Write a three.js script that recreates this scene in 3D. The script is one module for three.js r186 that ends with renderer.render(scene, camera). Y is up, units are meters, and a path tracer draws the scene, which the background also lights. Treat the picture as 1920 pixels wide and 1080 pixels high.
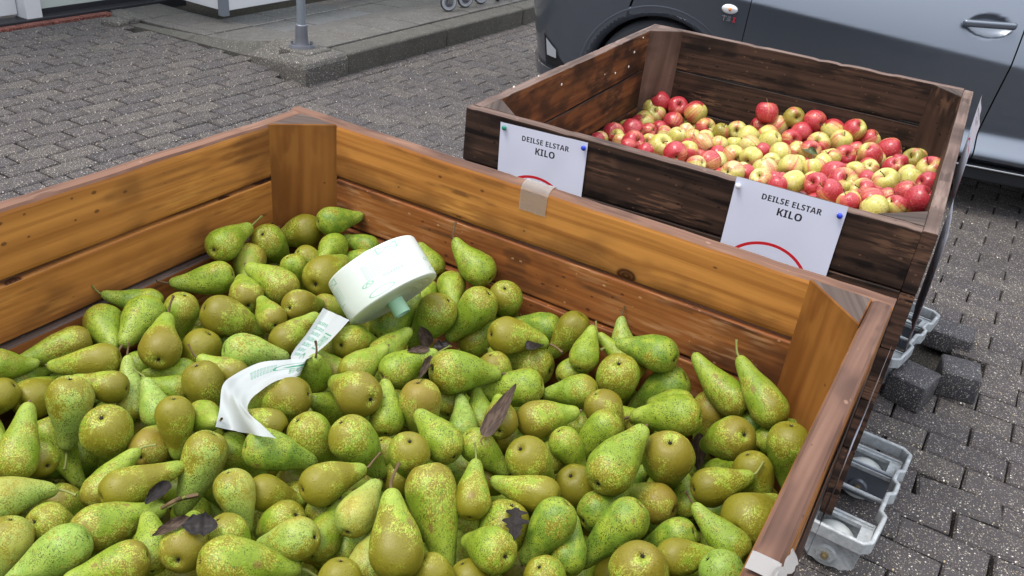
import * as THREE from 'three';
import { RoundedBoxGeometry } from 'three/addons/geometries/RoundedBoxGeometry.js';
import { mergeGeometries, mergeVertices, toCreasedNormals } from 'three/addons/utils/BufferGeometryUtils.js';
import { FontLoader } from 'three/addons/loaders/FontLoader.js';
import { ConvexGeometry } from 'three/addons/geometries/ConvexGeometry.js';
import { TextGeometry } from 'three/addons/geometries/TextGeometry.js';

// ---------------------------------------------------------------- camera, sky, sun, exposure
const V3 = (x, y, z) => new THREE.Vector3(x, y, z);
const scene = new THREE.Scene();
const camera = new THREE.PerspectiveCamera(37.29, 16 / 9, 0.05, 400);
{
  const pitch = 0.517, roll = 0.1123, cp = Math.cos(pitch), sp = Math.sin(pitch), cr = Math.cos(roll), sr = Math.sin(roll);
  const fwd = V3(0, -sp, -cp), up = V3(0, cp, -sp), right = V3(1, 0, 0);
  const r2 = right.clone().multiplyScalar(cr).addScaledVector(up, sr), u2 = up.clone().multiplyScalar(cr).addScaledVector(right, -sr);
  camera.quaternion.setFromRotationMatrix(new THREE.Matrix4().makeBasis(r2, u2, fwd.clone().negate()));
  camera.position.set(0, 1.4266, 0);
  camera.updateMatrixWorld(true);
}
const renderer = new THREE.WebGLRenderer();
renderer.toneMapping = THREE.LinearToneMapping;
renderer.toneMappingExposure = 1.95;
renderer.shadowMap.enabled = true;
{
  const w = 256, h = 128, d = new Float32Array(w * h * 4);
  for (let j = 0; j < h; j++) for (let i = 0; i < w; i++) {
    const el = ((j + 0.5) / h - 0.5) * Math.PI, s = Math.max(0, Math.sin(el));
    const az = i / w * Math.PI * 2;
    const cl = 1 + 0.06 * Math.sin(az * 3 + el * 5) * Math.sin(el * 7 + az) * Math.cos(el);
    const L = 1.22 * (0.24 + 0.76 * s) * cl, k = (j * w + i) * 4;
    d[k] = L * 0.95; d[k + 1] = L * 0.985; d[k + 2] = L * 1.06; d[k + 3] = 1;
  }
  const sky = new THREE.DataTexture(d, w, h, THREE.RGBAFormat, THREE.FloatType);
  sky.mapping = THREE.EquirectangularReflectionMapping; sky.minFilter = sky.magFilter = THREE.LinearFilter; sky.needsUpdate = true;
  scene.background = sky; scene.environment = sky;
}
const sun = new THREE.DirectionalLight(0xfff6ea, 1.5);
sun.position.set(-2.2, 6, -1.2); sun.target.position.set(0, 0.5, -2); sun.castShadow = true; sun.shadow.radius = 45;
Object.assign(sun.shadow.camera, { left: -6, right: 6, top: 6, bottom: -6, near: 0.5, far: 20 });
scene.add(sun, sun.target);

// ---------------------------------------------------------------- helpers
function mulberry(a) { return () => { a |= 0; a = a + 0x6D2B79F5 | 0; let t = Math.imul(a ^ a >>> 15, 1 | a); t = t + Math.imul(t ^ t >>> 7, 61 | t) ^ t; return ((t ^ t >>> 14) >>> 0) / 4294967296; }; }
const rnd = mulberry(20240), rr = (a, b) => a + (b - a) * rnd();
const PERM = new Uint8Array(512), NV = new Float32Array(256);
{ const r = mulberry(77), p = [...Array(256).keys()]; for (let i = 255; i > 0; i--) { const j = Math.floor(r() * (i + 1)); [p[i], p[j]] = [p[j], p[i]]; } for (let i = 0; i < 512; i++) PERM[i] = p[i & 255]; for (let i = 0; i < 256; i++) NV[i] = r(); }
function noise(x, y, z) {
  const xi = Math.floor(x), yi = Math.floor(y), zi = Math.floor(z); let fx = x - xi, fy = y - yi, fz = z - zi;
  fx = fx * fx * (3 - 2 * fx); fy = fy * fy * (3 - 2 * fy); fz = fz * fz * (3 - 2 * fz);
  const X = xi & 255, Y = yi & 255, Z = zi & 255, X1 = (X + 1) & 255, Y1 = (Y + 1) & 255, Z1 = (Z + 1) & 255;
  const a = PERM[PERM[Z] + Y], b = PERM[PERM[Z] + Y1], c = PERM[PERM[Z1] + Y], e = PERM[PERM[Z1] + Y1];
  const l = (p, q, t) => p + (q - p) * t;
  return l(l(l(NV[PERM[a + X]], NV[PERM[a + X1]], fx), l(NV[PERM[b + X]], NV[PERM[b + X1]], fx), fy), l(l(NV[PERM[c + X]], NV[PERM[c + X1]], fx), l(NV[PERM[e + X]], NV[PERM[e + X1]], fx), fy), fz);
}
function fbm(x, y, z, o = 4) { let s = 0, a = 0.5, n = 0; for (let i = 0; i < o; i++) { s += a * noise(x, y, z); n += a; a *= 0.5; x *= 2.03; y *= 2.03; z *= 2.03; } return s / n; }
const sm = (a, b, x) => { x = Math.min(1, Math.max(0, (x - a) / (b - a))); return x * x * (3 - 2 * x); };
const mix3 = (a, b, t) => [a[0] + (b[0] - a[0]) * t, a[1] + (b[1] - a[1]) * t, a[2] + (b[2] - a[2]) * t];
function tex(w, h, fn, srgb = true, wrap = THREE.RepeatWrapping) {
  const d = new Uint8Array(w * h * 4);
  for (let j = 0; j < h; j++) for (let i = 0; i < w; i++) { const c = fn(i / w, j / h, i, j), k = (j * w + i) * 4; if (c.length) { d[k] = c[0]; d[k + 1] = c[1]; d[k + 2] = c[2]; } else d[k] = d[k + 1] = d[k + 2] = c; d[k + 3] = 255; }
  return dataTex(d, w, h, srgb, wrap);
}
function dataTex(d, w, h, srgb, wrap = THREE.RepeatWrapping) {
  const t = new THREE.DataTexture(d, w, h, THREE.RGBAFormat, THREE.UnsignedByteType);
  t.magFilter = t.minFilter = THREE.LinearFilter; t.wrapS = t.wrapT = wrap; t.colorSpace = srgb ? THREE.SRGBColorSpace : THREE.NoColorSpace; t.needsUpdate = true; return t;
}
const rep = (t, x, y) => { const c = t.clone(); c.repeat.set(x, y); c.needsUpdate = true; return c; };
const std = (o) => new THREE.MeshPhysicalMaterial({ specularIntensity: 0.45, ...o }), phy = (o) => new THREE.MeshPhysicalMaterial(o);
const used = {};
function numbered(n) { if (!(n in used)) { used[n] = 0; return n; } used[n]++; return n + '_' + String(used[n]).padStart(3, '0'); }
function tag(o, label, category, group) { o.userData.label = label; o.userData.category = category; if (group) o.userData.group = group; return o; }
function thing(name, label, category, pos = [0, 0, 0], turn = 0, group) { const o = new THREE.Group(); o.name = numbered(name); o.position.set(...pos); o.rotation.y = turn; scene.add(o); return tag(o, label, category, group); }
function struct(name, pos = [0, 0, 0], turn = 0) { const o = new THREE.Group(); o.name = numbered(name); o.position.set(...pos); o.rotation.y = turn; o.userData.kind = 'structure'; scene.add(o); return o; }
function part(parent, name, geo, mat, pos, rot) { const m = new THREE.Mesh(geo, mat); m.name = name; if (pos) m.position.set(...pos); if (rot) m.rotation.set(...rot); m.castShadow = m.receiveShadow = true; if (parent) parent.add(m); return m; }
// texture coordinates in metres from the way each face points
function boxUV(g, ox = 0, oy = 0, s = 1) {
  g = g.index ? g.toNonIndexed() : g; const p = g.attributes.position, n = p.count, uv = new Float32Array(n * 2), a = V3(), b = V3(), c = V3(), e = V3(), f = V3();
  for (let i = 0; i < n; i += 3) {
    a.fromBufferAttribute(p, i); b.fromBufferAttribute(p, i + 1); c.fromBufferAttribute(p, i + 2); e.subVectors(b, a); f.subVectors(c, a); e.cross(f);
    const x = Math.abs(e.x), y = Math.abs(e.y), z = Math.abs(e.z);
    for (let k = 0; k < 3; k++) { const q = [a, b, c][k]; let u, v; if (y >= x && y >= z) { u = q.x; v = q.z + 0.37; } else if (z >= x) { u = q.x; v = q.y; } else { u = q.z + 0.21; v = q.y; } uv[(i + k) * 2] = u * s + ox; uv[(i + k) * 2 + 1] = v * s + oy; }
  }
  g.setAttribute('uv', new THREE.BufferAttribute(uv, 2)); return g;
}
// sorts triangles into material groups: 0 sides, 1 upward, 2 the two ends (x)
function faceGroups(g, top = 0.75, end = 0.75) {
  const p = g.attributes.position, n = p.count / 3, lists = [[], [], []], a = V3(), b = V3(), c = V3();
  for (let i = 0; i < n; i++) { a.fromBufferAttribute(p, i * 3); b.fromBufferAttribute(p, i * 3 + 1); c.fromBufferAttribute(p, i * 3 + 2); b.sub(a); c.sub(a); b.cross(c).normalize(); lists[b.y > top ? 1 : Math.abs(b.x) > end ? 2 : 0].push(i); }
  const out = new THREE.BufferGeometry();
  for (const k of Object.keys(g.attributes)) { const at = g.attributes[k], s = at.itemSize, arr = new Float32Array(at.count * s); let w = 0; for (const l of lists) for (const t of l) { arr.set(at.array.subarray(t * 3 * s, (t * 3 + 3) * s), w); w += 3 * s; } out.setAttribute(k, new THREE.BufferAttribute(arr, s)); }
  let st = 0; lists.forEach((l, i) => { if (l.length) out.addGroup(st, l.length * 3, i); st += l.length * 3; });
  return out;
}
function slab(lx, ly, lz, r, ox, oy) { return boxUV(new RoundedBoxGeometry(lx, ly, lz, 2, r), ox, oy); }
function tube(pts, r, seg = 24, rad = 8, taper) {
  const c = new THREE.CatmullRomCurve3(pts.map((p) => Array.isArray(p) ? V3(...p) : p)); const g = new THREE.TubeGeometry(c, seg, r, rad, false);
  if (taper) { const p = g.attributes.position; for (let i = 0; i <= seg; i++) { const q = c.getPointAt(i / seg), k = taper(i / seg); for (let j = 0; j <= rad; j++) { const n = i * (rad + 1) + j; p.setXYZ(n, q.x + (p.getX(n) - q.x) * k, q.y + (p.getY(n) - q.y) * k, q.z + (p.getZ(n) - q.z) * k); } } g.computeVertexNormals(); }
  return g;
}
const bx = (x, y, z, px, py, pz, ry = 0) => { const g = new THREE.BoxGeometry(x, y, z); if (ry) g.rotateY(ry); g.translate(px, py, pz); return g; };
const cyl = (r1, r2, h, s, px = 0, py = 0, pz = 0, axis) => { const g = new THREE.CylinderGeometry(r1, r2, h, s); if (axis === 'x') g.rotateZ(Math.PI / 2); if (axis === 'z') g.rotateX(Math.PI / 2); g.translate(px, py, pz); return g; };
const merge = (l) => mergeGeometries(l.map((g) => { const q = g.index ? g.toNonIndexed() : g; for (const k of Object.keys(q.attributes)) if (!['position', 'normal', 'uv'].includes(k)) q.deleteAttribute(k); return q; }));

// ---------------------------------------------------------------- surfaces
// exposed aggregate: stones strewn over a dark matrix, wrapped at the edges
function aggregate(n, base, stones, count, r0, r1, seed, tint = 0.12) {
  const R = mulberry(seed), d = new Uint8Array(n * n * 4), b = new Uint8Array(n * n * 4), H = new Float32Array(n * n);
  for (let j = 0; j < n; j++) for (let i = 0; i < n; i++) {
    const a = i / n * 6.2832, e = j / n * 6.2832, f = fbm(Math.cos(a) * 3 + 9, Math.sin(a) * 3 + Math.cos(e) * 3, Math.sin(e) * 3, 3), g = R() * 0.5 + 0.5 * noise(i * 0.7, j * 0.7, seed), k = (j * n + i) * 4, m = 1 + tint * 2 * (f - 0.5) + 0.5 * (g - 0.5);
    for (let q = 0; q < 3; q++) d[k + q] = base[q] * m; d[k + 3] = 255; H[j * n + i] = 0.35 * g + 0.2 * f;
  }
  for (let s = 0; s < count; s++) {
    const x = R() * n, y = R() * n, t = R(), r = r0 + (r1 - r0) * t * t * R(), as = 0.55 + 0.45 * R(), an = R() * 3.14, ca = Math.cos(an), sa = Math.sin(an), c = stones[Math.floor(R() * stones.length)], v = 0.75 + 0.45 * R();
    for (let dy = -Math.ceil(r); dy <= r; dy++) for (let dx = -Math.ceil(r); dx <= r; dx++) {
      const u = (dx * ca + dy * sa) / r, w = (-dx * sa + dy * ca) / (r * as), q = u * u + w * w; if (q > 1) continue;
      const i = ((Math.floor(x) + dx) % n + n) % n, j = ((Math.floor(y) + dy) % n + n) % n, k = (j * n + i) * 4;
      for (let e = 0; e < 3; e++) d[k + e] = Math.min(255, c[e] * v); H[j * n + i] = 0.55 + 0.45 * Math.sqrt(1 - q);
    }
  }
  for (let i = 0; i < n * n; i++) { b[i * 4] = b[i * 4 + 1] = b[i * 4 + 2] = Math.min(255, H[i] * 255); b[i * 4 + 3] = 255; }
  return [dataTex(d, n, n, true), dataTex(b, n, n, false)];
}
const STONES = [[192, 187, 175], [174, 167, 150], [208, 204, 196], [156, 150, 138], [168, 154, 126], [128, 124, 122], [70, 68, 70], [138, 132, 128]];
const [pavC, pavB] = aggregate(1024, [76, 73, 74], STONES, 16500, 1.5, 5.0, 3);
const [kerC, kerB] = aggregate(1024, [92, 91, 87], [[170, 167, 158], [138, 136, 130], [74, 74, 72], [206, 202, 192]], 6000, 1.2, 4, 5);
const [plnC, plnB] = aggregate(512, [104, 101, 96], STONES, 3600, 1.5, 6, 8);
const perM = (t, m) => rep(t, 1 / m, 1 / m);
const pave = [0, 1, 2, 3].map((i) => { const c = new THREE.Color(); c.setRGB(...[[0.92, 0.9, 0.91], [0.8, 0.79, 0.83], [1.04, 1.02, 0.99], [0.85, 0.84, 0.85]][i]); return std({ map: perM(pavC, 0.62), bumpMap: perM(pavB, 0.62), bumpScale: 0.0025, color: c, roughness: 0.62 }); });
const M = {
  bed: std({ map: perM(pavC, 0.5), color: new THREE.Color().setRGB(0.26, 0.25, 0.22), roughness: 0.95 }),
  kerb: std({ map: perM(kerC, 0.7), bumpMap: perM(kerB, 0.7), bumpScale: 0.0015, roughness: 0.7, color: new THREE.Color().setRGB(0.8, 0.79, 0.77) }),
  tileSmooth: std({ map: perM(kerC, 0.8), roughness: 0.2, specularIntensity: 1, color: new THREE.Color().setRGB(1.0, 1.0, 1.05) }),
  tile: std({ map: perM(kerC, 0.8), bumpMap: perM(kerB, 0.8), bumpScale: 0.001, roughness: 0.55, color: new THREE.Color().setRGB(1.0, 0.97, 1.0) }),
  plinth: std({ map: perM(plnC, 0.4), bumpMap: perM(plnB, 0.4), bumpScale: 0.003, roughness: 0.8, color: new THREE.Color().setRGB(0.72, 0.73, 0.76) }),
  block: std({ map: perM(pavC, 0.55), bumpMap: perM(pavB, 0.55), bumpScale: 0.002, color: new THREE.Color().setRGB(0.78, 0.82, 0.9), roughness: 0.42 }),
};
// wood: grain along u (1 m), across v (0.5 m)
function wood(seed, c1, c2, dark, o) {
  const W = 1024, H = 512, R = mulberry(seed * 991 + 7), kn = o.knots || [];
  const sp = []; for (let i = 0; i < (o.specks || 0); i++) sp.push([R(), R() * 0.5, 0.0006 + 0.0022 * R() * R(), R()]);
  const C = new Uint8Array(W * H * 4), B = new Uint8Array(W * H * 4), S = seed * 13.7;
  for (let j = 0; j < H; j++) for (let i = 0; i < W; i++) {
    const x = i / W, y = j / H * 0.5; let yy = y + 0.03 * (fbm(x * 1.3, y * 4, S, 2) - 0.5), kd = 0, kr = 0;
    for (const [kx, ky, r] of kn) { const dx = (x - kx) / 1.5, dy = y - ky, q = Math.sqrt(dx * dx + dy * dy); yy += Math.sign(dy || 1) * r * 1.1 * Math.exp(-q * q / (r * r * 7)); if (q < r * 1.15) { kd = Math.max(kd, sm(1.15, 0.75, q / r)); kr = 0.5 + 0.5 * Math.sin(q / r * 14); } }
    const ring = 0.5 + 0.5 * Math.sin(yy * 6.2832 * o.rings + 5 * fbm(x * 0.9, yy * 3, S + 3, 2));
    const fine = fbm(x * 5, yy * 240, S + 5, 3), med = fbm(x * 3, yy * 60, S + 9, 3), st = fbm(x * 8, y * 15, S + 21, 4), st2 = fbm(x * 22, y * 40, S + 31, 3);
    let c = mix3(c1, c2, Math.min(1, Math.max(0, 0.45 * ring * ring + 1.1 * (med - 0.5) + 1.3 * (fine - 0.5) + 0.25)));
    c = mix3(c, dark, o.stain * sm(0.5, 0.72, st) * (0.45 + 0.9 * st2)); c = mix3(c, dark, (o.streak || 0) * sm(0.56, 0.72, med) * sm(0.4, 0.6, st2));
    if (o.worn) c = mix3(c, o.wornC, o.worn * sm(0.55, 0.75, fbm(x * 8, y * 14, S + 41, 3)) * sm(0.42, 0.68, fbm(x * 30, yy * 260, S + 51, 2)));
    if (kd) c = mix3(c, [dark[0] * (0.7 + 0.5 * kr), dark[1] * (0.65 + 0.45 * kr), dark[2] * (0.6 + 0.4 * kr)], kd);
    const k = (j * W + i) * 4, hb = 120 + 90 * (fine - 0.5) + 60 * (med - 0.5) - 50 * kd * kr; for (let q = 0; q < 3; q++) { C[k + q] = Math.max(0, Math.min(255, c[q])); B[k + q] = Math.max(0, Math.min(255, hb)); } C[k + 3] = B[k + 3] = 255;
  }
  for (const [x, y, r, t] of sp) { const ci = x * W, cj = y * 2 * H, rp = r * W, c = t < (o.pale || 0) ? o.wornC : dark; for (let dj = -Math.ceil(rp); dj <= rp; dj++) for (let di = -Math.ceil(rp * 2); di <= rp * 2; di++) if (di * di / 3 + dj * dj < rp * rp) { const i = (Math.floor(ci) + di + W) % W, j = (Math.floor(cj) + dj + H) % H, k = (j * W + i) * 4; for (let q = 0; q < 3; q++) C[k + q] = C[k + q] * 0.35 + c[q] * 0.65; } }
  return [dataTex(C, W, H, true, THREE.MirroredRepeatWrapping), dataTex(B, W, H, false, THREE.MirroredRepeatWrapping)];
}
const honeyT = wood(1, [190, 134, 70], [150, 98, 48], [78, 50, 30], { rings: 34, stain: 0.42, streak: 0.5, specks: 110, knots: [[0.3, 0.06, 0.011], [0.73, 0.19, 0.014], [0.82, 0.18, 0.008], [0.55, 0.33, 0.01], [0.12, 0.42, 0.012]], worn: 0.42, wornC: [214, 160, 84] });
const redT = wood(2, [162, 104, 56], [128, 74, 38], [60, 38, 28], { rings: 40, stain: 0.6, streak: 0.5, specks: 420, pale: 0.45, knots: [[0.65, 0.14, 0.012], [0.2, 0.35, 0.01]], worn: 0.55, wornC: [206, 168, 132] });
const darkT = wood(3, [86, 66, 55], [56, 42, 35], [26, 20, 18], { rings: 46, stain: 0.6, streak: 0.9, specks: 700, pale: 0.4, knots: [[0.35, 0.1, 0.008], [0.8, 0.35, 0.01]], worn: 0.7, wornC: [142, 108, 84] });
const umberT = wood(4, [134, 88, 52], [92, 56, 34], [40, 26, 20], { rings: 36, stain: 0.7, streak: 0.6, specks: 320, pale: 0.25, knots: [[0.6, 0.3, 0.009]], worn: 0.4, wornC: [164, 124, 90] });
const weatT = wood(6, [150, 132, 122], [116, 98, 90], [70, 58, 54], { rings: 50, stain: 0.5, streak: 0.6, specks: 200, pale: 0.5, worn: 0.4, wornC: [190, 176, 166] });
const wm = (t, rough, col, bs = 0.0012) => std({ map: rep(t[0], 1, 2), bumpMap: rep(t[1], 1, 2), bumpScale: bs, roughness: rough, color: new THREE.Color().setRGB(...col) });
Object.assign(M, {
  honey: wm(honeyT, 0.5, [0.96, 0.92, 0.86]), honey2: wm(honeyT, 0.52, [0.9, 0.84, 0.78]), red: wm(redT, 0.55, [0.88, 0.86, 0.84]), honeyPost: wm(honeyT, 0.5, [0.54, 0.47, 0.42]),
  rim: wm(weatT, 0.6, [0.66, 0.46, 0.36]), rimGrey: wm(weatT, 0.65, [0.62, 0.57, 0.56]), rimBrown: wm(weatT, 0.55, [0.6, 0.43, 0.35]), dark: wm(darkT, 0.6, [0.6, 0.58, 0.58]), umber: wm(umberT, 0.6, [0.72, 0.7, 0.7]), endGrain: wm(weatT, 0.7, [0.62, 0.56, 0.52]), darkEnd: wm(darkT, 0.75, [0.8, 0.75, 0.75]),
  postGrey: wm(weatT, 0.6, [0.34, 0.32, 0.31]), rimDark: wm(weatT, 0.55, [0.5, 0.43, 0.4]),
});

// ---------------------------------------------------------------- ground: block paving in two directions on a dark bed
const proj = (p) => { const q = p.clone().project(camera); return [(q.x * 0.5 + 0.5) * 1920, (0.5 - q.y * 0.5) * 1080, q.z]; };
const PE = { o: [-0.4086, 0.9237, -1.4554], yaw: -0.4849, W: 1.0223, L: 1.2057 }, AP = { o: [-0.1458, 0.8323, -1.8362], yaw: -0.444, W: 0.9881, L: 1.2057 };
const local = (f, u, y, z) => { const c = Math.cos(f.yaw), s = Math.sin(f.yaw); return V3(f.o[0] + u * c + z * s, f.o[1] + y, f.o[2] - u * s + z * c); };
const KT = Math.atan2(0.883, 0.470), K0 = [-1.21, 0, -4.41];           // the pavement's own axes: x along the kerb, -z towards the shops
const K = (a, b, y = 0) => { const c = Math.cos(KT), s = Math.sin(KT); return V3(K0[0] + a * c - b * s, y, K0[2] - a * s - b * c); };
const toK = (p) => { const dx = p.x - K0[0], dz = p.z - K0[2], c = Math.cos(KT), s = Math.sin(KT); return [dx * c - dz * s, -(dx * s + dz * c)]; };
const GT = -0.4975, GC = Math.cos(GT), GS = Math.sin(GT), G = (x, z, y = 0) => V3(x * GC + z * GS, y, -x * GS + z * GC);
const ground = struct('ground', [0, 0, 0], GT);
{
  const bed = new THREE.PlaneGeometry(160, 160, 1, 1); bed.rotateX(-Math.PI / 2);
  const uv = bed.attributes.uv; for (let i = 0; i < uv.count; i++) uv.setXY(i, uv.getX(i) * 160, uv.getY(i) * 160);
  part(ground, 'sand_bed', bed, M.bed, [0, -0.05, 0]);
  const shape = (lx, lz, seed) => { // a block with worn, chamfered edges
    const R = mulberry(seed), j = () => (R() - 0.5) * 0.0035, X = lx / 2, Z = lz / 2, c = 0.0045 + R() * 0.003, d = 0.0055, g = new THREE.BufferGeometry();
    const ring = (s, y, k) => [[-X + s + j() * k, y, -Z + s + j() * k], [X - s + j() * k, y, -Z + s + j() * k], [X - s + j() * k, y, Z - s + j() * k], [-X + s + j() * k, y, Z - s + j() * k]];
    const a = ring(c, 0, 1), b = ring(0, -d, 0.6), e = ring(0, -0.055, 0), t = [];
    const quad = (p, q, r, s) => t.push(...p, ...q, ...r, ...p, ...r, ...s);
    quad(a[0], a[3], a[2], a[1]);
    for (let i = 0; i < 4; i++) { const n = (i + 1) % 4; quad(a[i], a[n], b[n], b[i]); quad(b[i], b[n], e[n], e[i]); }
    g.setAttribute('position', new THREE.BufferAttribute(new Float32Array(t), 3)); g.computeVertexNormals(); return boxUV(g, R() * 5, R() * 5);
  };
  const L = 0.2085, Wd = 0.1035, long = [], cross = [], half = [0, 1, 2, 3].map((i) => shape(L / 2 - 0.009, Wd - 0.009, 160 + i));
  for (let i = 0; i < 14; i++) { long.push(shape(L - 0.005, Wd - 0.005, 40 + i)); cross.push(shape(Wd - 0.0095, L - 0.0095, 80 + i)); }
  const hull = [];
  for (const f of [PE, AP]) { const pts = []; for (const [u, z, y] of [[0, 0, 0], [f.W, 0, 0], [f.W, f === PE ? f.L : -f.L, 0], [0, f === PE ? f.L : -f.L, 0]]) pts.push(proj(local(f, u, y, z)), proj(local(f, u, y - 0.7, z)).map((v) => v)); hull.push(pts); }
  const inHull = (x, y, pts) => { // convex hull by half planes of point pairs
    let first = true; const n = pts.length, s = [...pts].sort((a, b) => a[0] - b[0] || a[1] - b[1]), cr = (o, a, b) => (a[0] - o[0]) * (b[1] - o[1]) - (a[1] - o[1]) * (b[0] - o[0]);
    const lo = [], hi = []; for (const p of s) { while (lo.length > 1 && cr(lo.at(-2), lo.at(-1), p) <= 0) lo.pop(); lo.push(p); } for (const p of s.reverse()) { while (hi.length > 1 && cr(hi.at(-2), hi.at(-1), p) <= 0) hi.pop(); hi.push(p); }
    const h = lo.slice(0, -1).concat(hi.slice(0, -1)); for (let i = 0; i < h.length; i++) if (cr(h[i], h[(i + 1) % h.length], [x, y]) < 0) return false; return true;
  };
  const list = [], XB = 0.13 - 15 * 0.2085;
  const add = (x, z, k) => {
    const w = G(x, z), [a, b] = toK(w);
    if (b > 0.03 && b < 6 && a > (b < 0.6 ? 0.28 * b + 0.02 : 0.185 - 0.075 * (b - 0.59))) return; if (a > -1.6 && b > 1.84 && b < 4) return;
    if (Math.hypot(w.x - 1.345, w.z + 2.42) < 0.125 || Math.hypot(w.x - 1.085, w.z + 1.575) < 0.055) return;     // blocks that have been lifted out
    const p = proj(w), inside = p[0] > -30 && p[0] < 1950 && p[1] > -20 && p[1] < 1100 && p[2] < 1 && !hull.some((h) => inHull(p[0], p[1], h));
    list.push({ x, z, k, w, d: inside ? w.distanceTo(camera.position) : 99 });
  };
  for (let r = -56; r < 20; r++) { const z = -2.31 + (r + 0.5) * Wd, off = r % 2 ? L / 2 : 0; for (let c = -16; c < 22; c++) { const x = 0.13 + off + (c + 0.5) * L; if (x - L / 2 > XB - 0.01 && z < 0.6) add(x, z, 0); } if (r % 2 && z < 0.6) add(XB + L / 4, z, 2); }
  for (let r = 0; r < 40; r++) { const x = XB - (r + 0.5) * Wd, off = r % 2 ? L / 2 : 0; for (let c = -22; c < 12; c++) add(x, -2.58 + off + (c + 0.5) * L, 1); }
  list.sort((a, b) => a.d - b.d);
  const rest = [];
  list.forEach((b, i) => {
    const g = b.k === 2 ? half[i % 4] : (b.k ? cross : long)[Math.floor(rnd() * 14)], y = (rnd() - 0.5) * 0.003, t = [(rnd() - 0.5) * 0.01, (rnd() - 0.5) * 0.02, (rnd() - 0.5) * 0.01], m = pave[rnd() < 0.5 ? 0 : 1 + Math.floor(rnd() * 3)];
    const dk = Math.hypot(b.w.x - 1.1, b.w.z + 1.65); if (dk < 0.25) { t[1] += (rnd() - 0.5) * 0.25; b.x += (rnd() - 0.5) * 0.02; }
    if (i < 300 && b.d < 90) part(ground, i ? 'paver_' + String(i).padStart(3, '0') : 'paver', g, m, [b.x, y, b.z], t);
    else { const q = g.clone(); q.applyMatrix4(new THREE.Matrix4().compose(V3(b.x, y, b.z), new THREE.Quaternion().setFromEuler(new THREE.Euler(...t)), V3(1, 1, 1))); rest.push(q); }
  });
  const f = part(ground, 'paver_field', mergeGeometries(rest), pave[0]); f.userData.kind = 'stuff';
  const red = std({ map: perM(pavC, 0.5), color: new THREE.Color().setRGB(1.5, 0.62, 0.52), roughness: 0.7 });
  for (let i = 0; i < 7; i++) { const w = K(-1.12 + i * 0.205, 1.865), x = w.x * GC - w.z * GS, z = w.x * GS + w.z * GC; part(ground, 'red_brick', slab(0.2, 0.06, 0.055, 0.004, i * 0.3, 0), red, [x, -0.028, z], [0, KT - GT, 0]); }
}

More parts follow.
